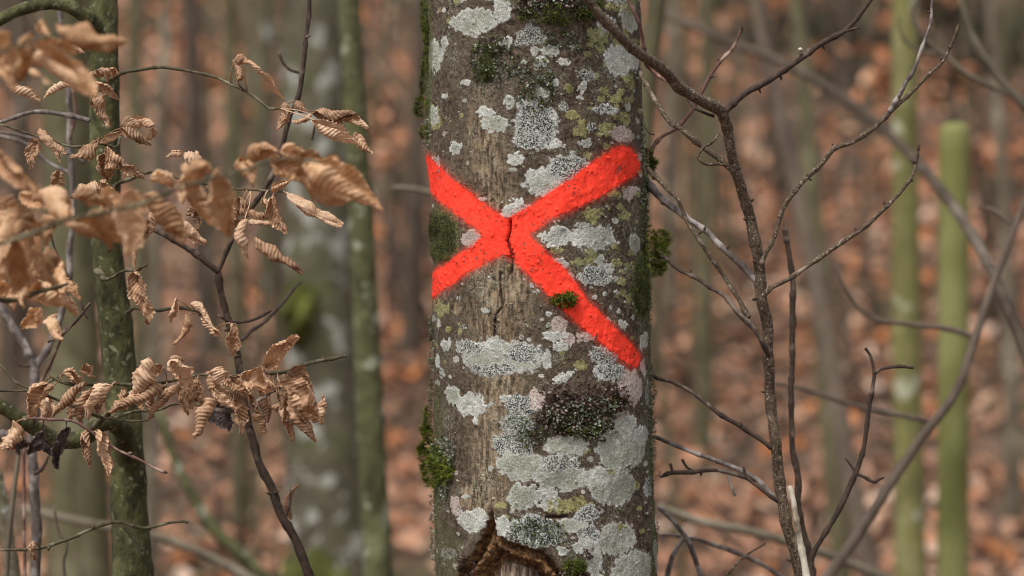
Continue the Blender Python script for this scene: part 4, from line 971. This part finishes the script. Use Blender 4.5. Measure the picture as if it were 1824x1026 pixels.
dk = thing('dead_stub', (P(1435, 513, 2.48)[0], 2.485, g), 'broken stub with pale peeling bark against the foot of the shrub', 'stub')
branch_obj(dk, [(1406,866),(1414,897),(1421,937),(1428,975),(1436,1020),(1440,1100),(1442,2850)], 2.47, [7,10,11,12,13,15,24], M['pale_dead'], name='stem', node=0.3, wob=0.003)

# ------------------------------------------------------------------ leaves: rolled, pleated, with toothed edges
def leaf_mesh(base, tip, wid, rg, roll=None, spin=None, depth_tilt=None, sag=None, arch=None):
    """base, tip world points; wid = visible width in metres"""
    ax = tip-base; Ln = np.linalg.norm(ax); t = ax/Ln
    roll = roll if roll is not None else rg.uniform(1.7, 3.3)
    spin = spin if spin is not None else rg.uniform(-2.4, 2.4)
    view = np.array([0, -1.0, 0]); n = view-t*(view@t); n /= np.linalg.norm(n); b = np.cross(t, n)
    n2 = n*math.cos(spin)+b*math.sin(spin); b2 = np.cross(t, n2)
    nu = int(min(130, max(56, Ln/0.00065))); nv = 27
    u = np.linspace(0, 1, nu)[:, None]; v = np.linspace(-1, 1, nv)[None, :]
    env = (np.sin(np.pi*np.clip(u, 0, 1)**rg.uniform(0.6, 0.95))**0.60*(1.05-0.30*u)+0.03)*(0.85+0.3*vn(u*4, u*0+2, int(rg.integers(1e6))))
    asym = 1+rg.uniform(-0.25, 0.25)*v
    nveins = max(8, int(Ln/(0.0040 if wid < 0.02 else 0.0050)))
    r = wid/2*1.2
    sd_ = int(rg.integers(1e6))
    rl = roll*(0.55+0.9*vn(u*2.2+0*v, v*0+1, sd_))*(1+0.5*rg.uniform(-1, 1)*np.sign(v))
    av = np.abs(v)
    # spiral cross-section, tighter towards the margin
    ang = rl*av
    rad = r*env*(1-0.42*av*np.clip(rl/3, 0, 1.3))
    if roll < 1.2:
        half = r*env
        X = np.sign(v)*half*np.sin(np.clip(ang, 0, 1.5))/max(math.sin(min(1.5, roll)), 0.3); Z = half*(1-np.cos(ang))*0.9
    else:
        X = np.sign(v)*rad*np.sin(ang); Z = r*env*0.85-rad*np.cos(ang)
    ph = (u*nveins-av*rg.uniform(1.8, 3.2)*(1+0.0*u)+0.25*vn(u*6+0*v, v*2+0*u, sd_+78))
    tri = np.sin(2*np.pi*ph)
    pleat = tri*0.00044*np.clip(av*3, 0.15, 1)*np.clip(env*1.3, 0, 1)*rg.uniform(0.85, 1.5)*min(2.2, max(1.0, wid/0.016))*(0.6+0.8*vn(u*3+0*v, v*1.5+0*u, sd_+77))
    # displacement along the section normal
    nx = np.sign(v)*np.sin(ang); nz = -np.cos(ang)
    X = X+nx*pleat*1.0; Z = Z+nz*pleat
    cr = (fbm(u*5+0*v, v*2.0+0*u, sd_+5, 3)-0.5)*r*1.15
    X = X+nx*cr*av; Z = Z+nz*cr
    U = u+0*v+0.10*av*0 + np.where(av > 0.9, 0.010*np.sin(2*np.pi*ph), 0)
    # pinch: veins pull the margin forward
    U = U+0.05*av*(1-u)*np.sin(np.pi*u)
    sag = sag if sag is not None else rg.uniform(-0.05, 0.08)
    arch = arch if arch is not None else rg.uniform(-0.06, 0.06)
    tw = rg.uniform(-0.9, 0.9)*(u-0.5)+(vn(u*2.0, u*0+7, sd_+3)-0.5)*0.5
    Xr = X*np.cos(tw)-Z*np.sin(tw); Zr = X*np.sin(tw)+Z*np.cos(tw)
    bend = sag*Ln*(4*u*(1-u))+(fbm(u*4, u*0+3, sd_+31, 2)-0.5)*0.045*Ln; bx = arch*Ln*(4*u*(1-u))+(fbm(u*4, u*0+9, sd_+32, 2)-0.5)*0.045*Ln
    V = base+U[..., None]*ax+(Xr+bx)[..., None]*b2+(Zr+bend*0.8)[..., None]*n2
    V = V.reshape(-1, 3)
    i = np.arange(nu-1)[:, None]*nv+np.arange(nv-1)[None, :]
    Q = np.stack([i, i+1, i+nv+1, i+nv], -1).reshape(-1, 4)
    # drop a few teeth / torn bits at the margin
    hole = (vn(u*9+0*v, av*3, sd_+9) > 0.80) & (av > 0.72)
    hq = (hole[:-1, :-1]).ravel()
    Q = Q[~hq]
    ridge = np.clip(tri*0.5+0.5, 0, 1)**3*(0.3+0.7*av)  # mask of the painted crest highlight, stronger towards the margin
    return V, Q, ridge.ravel()
NLEAF = 0
def leaf(parent, bx, by, tx, ty, w, d, mat='leaf', dt=None, **k):
    global NLEAF
    NLEAF += 1
    rg = np.random.default_rng(900+NLEAF)
    dt = dt if dt is not None else rg.uniform(-0.016, 0.016)
    p0 = P(bx, by, d-dt/2); p1 = P(tx, ty, d+dt/2)
    V, Q, ridge = leaf_mesh(p0, p1, w*mpp(d), rg, **k)
    J = Join(); J.add(V, Q)
    root_ = parent.parent; m_ = len(parent.data.vertices)
    if root_ is not None and m_:                         # leaf stalk down to the nearest twig
        co = np.empty(m_*3, np.float32); parent.data.vertices.foreach_get('co', co); co = co.reshape(-1, 3)+np.array(root_.location)
        q = co[np.argmin(((co-p0)**2).sum(1))]; L_ = np.linalg.norm(q-p0)
        if L_ < 0.05:
            ax = (p1-p0)/np.linalg.norm(p1-p0); mid = (q+p0)/2-ax*L_*0.05+rg.normal(size=3)*L_*0.04
            v_, q_, t_ = tube([q, mid, p0+ax*0.002, p0+ax*0.010], [0.0009, 0.0006, 0.0006, 0.0004], 5, 5, rg=rg)
            J.add(v_, q_, t_); ridge = np.concatenate([ridge, np.zeros(len(v_))])
    o = J.build('leaf', M[mat], parent, attrs={'ridge': ridge})
    return o

gl = float(gz(-0.4, 2.62))
host = thing('hornbeam_sapling', (P(262, 513, 2.66)[0], 2.66, gl), 'green-barked sapling holding clusters of curled brown dead leaves', 'tree')
branch_obj(host, [(170,-900),(176,-80),(181,0),(184,120),(187,250),(189,400),(200,520),(212,640),(222,760),(229,860),(233,940),(238,1040),(244,1400),(262,2700)], 2.66,
           [40,52,54,55,54,53,57,60,60,62,66,72,78,110], M['green_bark'], node=0.05, sides=28, name='trunk', wob=0.0012, step=0.09, rough=0.05)
def hb(pts, d, w, mk='green_twig', **k): return branch_obj(host, pts, d, w, M[mk], **k)
hb([(-60,72,2.6),(0,36,2.6),(47,16,2.61),(97,8,2.62),(129,15,2.63),(158,33,2.64),(185,60,2.66)], 2.6, [20,21,22,23,25,30,36], 'green_bark', sides=16, node=0.06)
hb([(-70,690,2.50),(0,724,2.52),(44,751,2.53),(84,774,2.55),(120,782,2.56),(148,776,2.56),(170,757,2.57),(192,750,2.58),(212,760,2.60),(224,788,2.63),(232,840,2.66)], 2.6, [24,25,27,28,29,29,29,31,34,38,44], 'green_bark', sides=16, node=0.06)
tA = hb([(-40,228),(0,218),(60,200),(100,199),(130,205),(160,215)], 2.56, [5,7,7,8,9,10], 'grey_twig')
hb([(0,222),(30,232),(60,241),(110,256)], 2.45, [4,4,4,3])
tB = hb([(196,143,2.6),(215,130,2.56),(250,124,2.52),(290,121,2.5),(340,127,2.49),(400,142,2.48),(430,155,2.47),(462,178,2.46),(480,194,2.46),(500,194,2.45)], 2.5, [9,7,6,6,5,5,5,5,5,4])
tC = hb([(203,335,2.58),(225,322,2.54),(260,309,2.52),(310,313,2.5),(350,325,2.49),(400,336,2.48),(450,340,2.47),(505,343,2.46)], 2.5, [7,7,6,5,5,5,4,4])
hb([(110,352),(140,350),(165,358),(190,370)], 2.5, [4,4,4,3])
tD = hb([(215,240,2.52),(200,262,2.49),(180,256,2.48),(130,262,2.47),(100,255,2.47)], 2.5, [5,4,4,4,3])
tE = hb([(88,670),(115,680),(160,683),(218,683),(300,683),(350,666),(402,670),(440,668),(488,662),(530,655),(574,643),(600,637),(612,635)], 2.46, [5,6,6,6,5,5,6,6,7,7,7,6,3])
tF = hb([(0,980),(78,975),(118,963),(162,943),(219,932),(263,938),(300,934),(330,929)], 2.46, [4,6,6,6,6,6,5,5], node=0.35)
hb([(219,934),(238,960),(250,985)], 2.57, [7,6,4])
tG = hb([(225,558,2.62),(232,552,2.58),(245,548,2.54),(285,553,2.5),(330,552,2.48),(352,560,2.47),(385,585,2.46)], 2.5, [8,6,6,6,6,5,4])
tH = hb([(183,496,2.60),(195,495,2.57),(215,487,2.52),(240,480,2.5),(256,474,2.48)], 2.5, [10,6,5,5,4])
hb([(172,484,2.635),(178,486,2.622),(185,492,2.62)], 2.6, [12,13,9], 'green_twig', node=0)
tI = hb([(47,746),(90,748),(135,752),(170,775),(202,798),(245,818),(290,840)], 2.43, [4,5,5,6,5,5,5], 'red_twig')
hb([(0,650),(30,680),(78,700),(130,722),(185,741),(225,747),(263,749)], 2.45, [4,4,5,5,5,4,3])
hb([(205,744),(240,735),(280,733),(310,722),(345,722),(385,735)], 2.50, [8,5,4,4,4,3])
hb([(90,414),(100,449),(125,499),(143,530),(156,567)], 2.44, [4,4,5,4,3], 'dark_twig')
tJ = hb([(360,720),(400,733),(430,730),(460,710),(500,690)], 2.46, [9,10,9,7,5], 'grey_twig')
tK = hb([(160,770,2.56),(200,730,2.5),(225,700,2.48),(300,690,2.47),(360,716,2.46)], 2.5, [12,9,7,6,6])
hb([(85,610),(112,594),(134,570),(162,539)], 2.5, [4,4,4,3], 'dark_twig')
hb([(-5,696),(40,697),(75,686),(103,672),(130,660)], 2.47, [4,4,4,4,3])
for (x, y, dx, dy, d) in [(162,943,.2,-1,2.45),(86,976,0,1,2.45),(330,929,1,.1,2.46),(263,938,.4,1,2.46),(612,635,1,-.1,2.46),(574,641,-.2,-1,2.46),(540,655,.4,1,2.46),(256,474,1,-.4,2.48),(228,804,1,-.1,2.43),(290,840,1,.3,2.43)]:
    bud(host, (x, y), d, dx, dy, 9, 6, M['green_twig'])
SH = [ # base -> tip, width, distance, branch
 (10,152,72,181,20,2.40,tA),(126,152,78,177,15,2.42,tA),(129,85,152,93,12,2.44,tA),(187,128,156,134,16,2.44,tB),(187,121,191,146,11,2.43,tB),(194,122,206,134,13,2.46,tB),
 (168,146,212,178,18,2.44,tB),(171,150,196,226,26,2.42,tB),(165,172,197,226,15,2.45,tB),(216,228,276,224,24,2.45,tD),(214,230,271,258,18,2.43,tD),(273,228,256,252,14,2.46,tD),
 (177,247,125,281,26,2.44,tD),(218,232,178,254,14,2.46,tD),(188,264,259,318,26,2.42,tD),(70,229,121,273,20,2.43,tD),(78,251,107,290,13,2.46,tD),(64,247,54,304,30,2.44,tD,'leaf',.9),
 (188,272,196,322,28,2.44,tC),(178,322,208,348,18,2.43,tC),(170,322,128,348,28,2.44,tC),(106,304,90,340,24,2.46,tC),(329,273,296,281,11,2.45,tC),(331,287,360,283,26,2.46,tC),
 (424,143,414,106,14,2.46,tB),(418,108,448,112,16,2.46,tB),(440,108,508,179,19,2.45,tB),(507,182,494,232,25,2.45,tB),(531,178,551,201,16,2.46,tB),(554,203,520,217,13,2.44,tB),(556,198,636,202,26,2.45,tB),
 (556,212,640,256,28,2.43,tB),(600,212,657,230,18,2.45,tB),(632,236,665,272,18,2.44,tB),(484,343,519,321,17,2.46,tC),(511,343,610,401,26,2.44,tC),(484,350,512,416,24,2.45,tC),(470,350,500,390,16,2.46,tC),
 (428,371,491,384,14,2.46,tC),(436,392,487,395,12,2.46,tC),(436,390,443,463,20,2.45,tC),(457,418,540,485,28,2.43,tC),(330,395,367,434,17,2.45,tC),(368,380,432,392,26,2.48,tC),
 (418,576,414,634,26,2.44,tG,'leaf',1.3),(340,540,374,578,15,2.46,tG),(360,560,396,600,15,2.46,tG),(333,560,309,614,16,2.45,tG),(316,531,303,576,14,2.46,tG),
 (240,484,268,578,34,2.43,tH,'leaf',1.5),(246,405,240,477,15,2.45,tH),(272,397,252,433,21,2.45,tH),(265,380,330,412,15,2.45,tC),(300,378,368,433,26,2.38,tC),
 (472,654,532,599,26,2.44,tE),(428,670,494,690,40,2.42,tE,'leaf',1.6),(498,680,574,756,42,2.41,tE,'leaf',1.9),(528,712,562,788,28,2.42,tE),(508,716,522,786,20,2.44,tE),(388,714,350,783,28,2.38,tE),
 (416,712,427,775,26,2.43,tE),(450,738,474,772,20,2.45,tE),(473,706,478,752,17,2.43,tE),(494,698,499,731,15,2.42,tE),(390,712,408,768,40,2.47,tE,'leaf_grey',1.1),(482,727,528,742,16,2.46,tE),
 (373,662,400,692,26,2.45,tE),(302,637,327,644,10,2.46,tE),(303,640,338,702,34,2.43,tE,'leaf',1.5),(262,636,228,712,38,2.42,tE),(290,688,209,728,26,2.43,tE),(329,685,266,747,20,2.44,tE),(320,680,335,740,19,2.45,tE),
 (199,686,158,748,28,2.43,tE),(246,706,254,732,13,2.45,tE),(164,696,143,756,26,2.44,tE),(150,680,91,744,19,2.44,tE),(93,686,51,746,28,2.44,tE),(86,706,72,748,20,2.46,tE),(125,715,129,752,9,2.46,tE),
 (346,672,362,722,24,2.46,tE),(148,650,166,674,26,2.45,tE,'leaf',1.2),(112,662,146,686,22,2.46,tE),(155,766,162,836,17,2.43,tI),(170,766,194,850,24,2.42,tI),(178,768,203,834,18,2.44,tI),
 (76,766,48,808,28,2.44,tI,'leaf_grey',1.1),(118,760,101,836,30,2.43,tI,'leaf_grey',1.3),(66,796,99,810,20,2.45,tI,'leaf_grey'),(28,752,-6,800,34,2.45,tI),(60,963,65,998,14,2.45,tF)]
SH += [(352,676,340,728,26,2.45,tE),(366,664,384,712,24,2.46,tE),(380,690,420,728,30,2.45,tE,'leaf',1.6),(405,668,440,704,32,2.44,tE,'leaf',1.4),(440,690,462,742,30,2.46,tE,'leaf',1.6),(430,722,402,700,20,2.45,tE),
 (520,690,548,742,34,2.44,tE,'leaf',1.6),(500,722,536,756,26,2.45,tE),(476,676,470,716,26,2.47,tE),(512,664,560,700,34,2.45,tE,'leaf',1.5),(556,752,574,700,24,2.43,tE),(180,690,170,740,22,2.47,tE),(220,690,196,736,26,2.46,tE),
 (255,700,272,745,18,2.46,tE),(288,650,262,700,30,2.45,tE,'leaf',1.5),(355,700,330,720,16,2.45,tE),(150,700,118,745,22,2.46,tE),(60,710,90,748,20,2.47,tE),
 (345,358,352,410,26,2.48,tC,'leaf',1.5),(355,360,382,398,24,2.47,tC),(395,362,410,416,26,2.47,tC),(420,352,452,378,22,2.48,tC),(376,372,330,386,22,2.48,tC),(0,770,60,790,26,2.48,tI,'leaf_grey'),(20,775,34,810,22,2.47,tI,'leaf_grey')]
for s in SH:
    kw = {}
    if len(s) > 8: kw['roll'] = s[8]
    if len(s) > 8: kw['spin'] = random.uniform(-0.7, 0.7)
    leaf(s[6], *s[:6], mat=s[7] if len(s) > 7 else 'leaf', **kw)

# the near branch, out of focus, reaching in from the left
near = thing('hornbeam_branch', P(-260, 500, 2.0), 'blurred golden-leaved branch reaching in from the left, nearest the camera', 'branch')
bN = branch_obj(near, [(-260,500),(-120,470),(0,440),(70,410),(160,385),(260,360),(340,330),(420,305),(500,285),(570,290)], 1.94, [9,9,8,8,7,7,6,6,5,4], M['green_twig'])
bN2 = branch_obj(near, [(-260,500,1.98),(-140,300,1.86),(-60,160,1.8),(0,90,1.78),(60,70,1.8),(120,60,1.84)], 1.8, [9,8,8,7,6,4], M['green_twig'])
bN3 = branch_obj(near, [(-120,470,2.05),(-40,520,2.12),(20,535,2.15),(70,520,2.18),(120,505,2.2)], 2.1, [12,10,9,8,5], M['green_twig'])
NR = [
 (101,42,227,72,42,1.92,bN2),(55,60,33,146,36,1.88,bN2),(62,78,136,96,30,1.9,bN2),(66,112,170,173,42,1.9,bN2),(88,100,150,130,18,1.95,bN2),(52,122,92,150,15,1.92,bN2),(-22,66,28,112,54,1.84,bN2,1.6),(-14,118,20,160,34,1.9,bN2),
 (78,42,92,62,20,1.95,bN2),(-10,262,68,345,42,1.98,bN),(36,345,110,355,28,2.1,bN),(375,356,326,292,30,2.05,bN),(380,300,324,362,30,2.05,bN),(255,350,330,430,42,2.04,bN),(236,338,228,456,50,1.98,bN,1.7),(268,318,306,334,22,2.12,bN),
 (478,286,578,337,42,2.10,bN,1.7),(501,268,545,312,32,2.12,bN),(552,290,680,378,62,2.06,bN,1.8),(545,316,640,352,34,2.09,bN),(524,274,570,282,22,2.13,bN),(444,288,494,270,28,2.12,bN),(385,300,412,426,52,1.96,bN,1.8),(368,290,338,360,34,2.02,bN),(424,298,452,332,32,2.08,bN),
 (115,398,202,438,40,2.0,bN),(162,386,216,434,32,2.0,bN),(50,415,98,508,36,2.05,bN),(78,384,80,438,32,2.03,bN),(40,376,4,468,42,1.98,bN),(31,424,26,520,50,2.0,bN,1.8),(-10,380,24,430,40,2.0,bN),
 (58,492,98,532,36,2.2,bN3),(97,500,142,533,24,2.26,bN3),(48,530,139,560,34,2.2,bN3),(74,550,36,582,28,2.24,bN3),(-12,520,28,548,32,2.2,bN3),(96,562,112,606,26,2.28,bN3),
 (130,352,210,380,40,2.02,bN),(60,360,120,392,40,2.04,bN),(180,350,232,372,32,2.08,bN),(0,360,60,396,36,2.02,bN),(330,340,372,400,24,2.1,bN),(85,440,60,500,34,2.06,bN),(12,455,-12,510,36,2.0,bN),
 (20,400,84,430,34,2.02,bN),(70,486,40,546,30,2.12,bN3),(100,470,112,520,26,2.2,bN3)]
for s in NR:
    s = list(s); s[5] = 2.43-(2.43-s[5])*(0.85 if s[1] < 180 else 0.85)
    kw = {'roll': s[7], 'spin': random.uniform(-0.5, 0.5)} if len(s) > 7 else {}
    leaf(s[6], *s[:6], mat='leaf_near', dt=random.uniform(-0.05, 0.05), **kw)

# ------------------------------------------------------------------ other small saplings at the left
sp = thing('sapling', (P(620, 513, 2.6)[0], 2.6, gl), 'dark forked sapling between the leaf clusters and the painted tree', 'sapling')
branch_obj(sp, [(388,482),(405,560),(425,660),(445,770),(485,880),(520,950),(552,1030),(600,1400),(620,2800)], 2.56, [12,12,13,14,15,16,17,20,26], M['dark_twig'], name='stem', node=0.2)
branch_obj(sp, [(388,484),(402,455),(430,400),(470,338),(510,236),(530,170),(542,110),(548,60),(552,0),(560,-90)], 2.58, [8,8,9,9,9,9,9,8,8,6], M['dark_twig'])
branch_obj(sp, [(390,484),(360,462),(320,435),(285,415),(262,404)], 2.54, [11,11,10,9,7], M['dark_twig'])
branch_obj(sp, [(536,130),(515,124),(503,110),(498,94)], 2.58, [5,5,5,5], M['dark_twig'])
branch_obj(sp, [(425,608,2.62),(450,590,2.68),(475,570,2.72),(500,540,2.76),(520,515,2.8),(536,501,2.82)], 2.7, [5,7,7,7,6,4], M['dark_twig'])
branch_obj(sp, [(388,562),(408,572),(440,570),(470,558),(482,553)], 2.52, [5,5,5,5,3], M['dark_twig'])
branch_obj(sp, [(400,590),(420,576)], 2.5, [4,3], M['dark_twig'])
branch_obj(sp, [(508,925),(516,900),(518,872)], 2.58, [4,4,3], M['dark_twig'])
bl = branch_obj(sp, [(556,250),(560,232),(562,222)], 2.6, [4,4,3], M['dark_twig'])
leaf(sp.children[0], 530, 862, 518, 925, 15, 2.62)
for (x, y, dx) in [(485,884,-1),(490,882,1),(540,60,1),(448,760,-1),(420,640,1)]: bud(sp, (x, y), 2.55, dx, -0.3, 11, 6)
sp = thing('sapling', (P(70, 513, 2.9)[0], 2.85, gl), 'grey forked sapling at the far left edge', 'sapling')
branch_obj(sp, [(62,655),(61,720),(60,830),(64,930),(62,1040),(66,1400),(70,2600)], 2.75, [17,17,18,18,19,22,30], M['grey_twig'], name='stem', node=0.1)
branch_obj(sp, [(62,660),(45,620),(20,575),(-10,525),(-50,460)], 2.75, [16,15,14,13,12], M['grey_twig'])
branch_obj(sp, [(62,660),(80,625),(105,575),(118,510),(126,440),(128,350),(124,250),(120,160),(111,60),(108,-40)], 2.78, [15,14,13,12,11,10,10,9,8,7], M['grey_twig'])
branch_obj(sp, [(124,250),(134,200),(128,160),(118,110)], 2.78, [6,6,5,4], M['red_twig'])
branch_obj(sp, [(60,845),(72,838),(82,826),(88,808)], 2.7, [7,7,6,4], M['dark_twig'])
branch_obj(sp, [(52,652),(36,650),(26,638)], 2.7, [5,4,3], M['dark_twig'])
branch_obj(sp, [(66,712,2.7),(75,680,2.7),(92,650,2.68),(110,600,2.65),(135,572,2.6),(160,540,2.55)], 2.7, [7,7,6,5,4,3], M['red_twig'])
branch_obj(sp, [(150,290,2.7),(110,262,2.7),(60,245,2.7),(0,235,2.7)], 2.7, [6,6,5,4], M['grey_twig'])
branch_obj(sp, [(130,310,2.8),(90,290,2.8),(40,255,2.8),(-10,240,2.8)], 2.8, [7,6,6,5], M['grey_twig'])
stem([(36,795),(24,880),(16,960),(10,1040)], 2.72, [8,9,9,10], M['pale_bark'], 'thin pale dead stem at the lower left edge', low=True)
stem([(43,800),(43,880),(43,960),(44,1050)], 2.7, [6,6,6,7], M['red_twig'], 'thin reddish stem beside the pale dead one at lower left', low=True)
stem([(-4,840),(6,900),(14,960),(26,1040)], 2.9, [16,20,24,28], M['grey_bark'], 'rough grey stem cut by the lower left edge of the picture', low=True)
stem([(96,905),(106,950),(118,965),(113,1000),(118,1050)], 2.8, [5,6,6,6,7], M['pale_bark'], 'crooked pale twig just left of the green-barked trunk, low down', name='twig', cat='twig')
print('leaves', NLEAF)
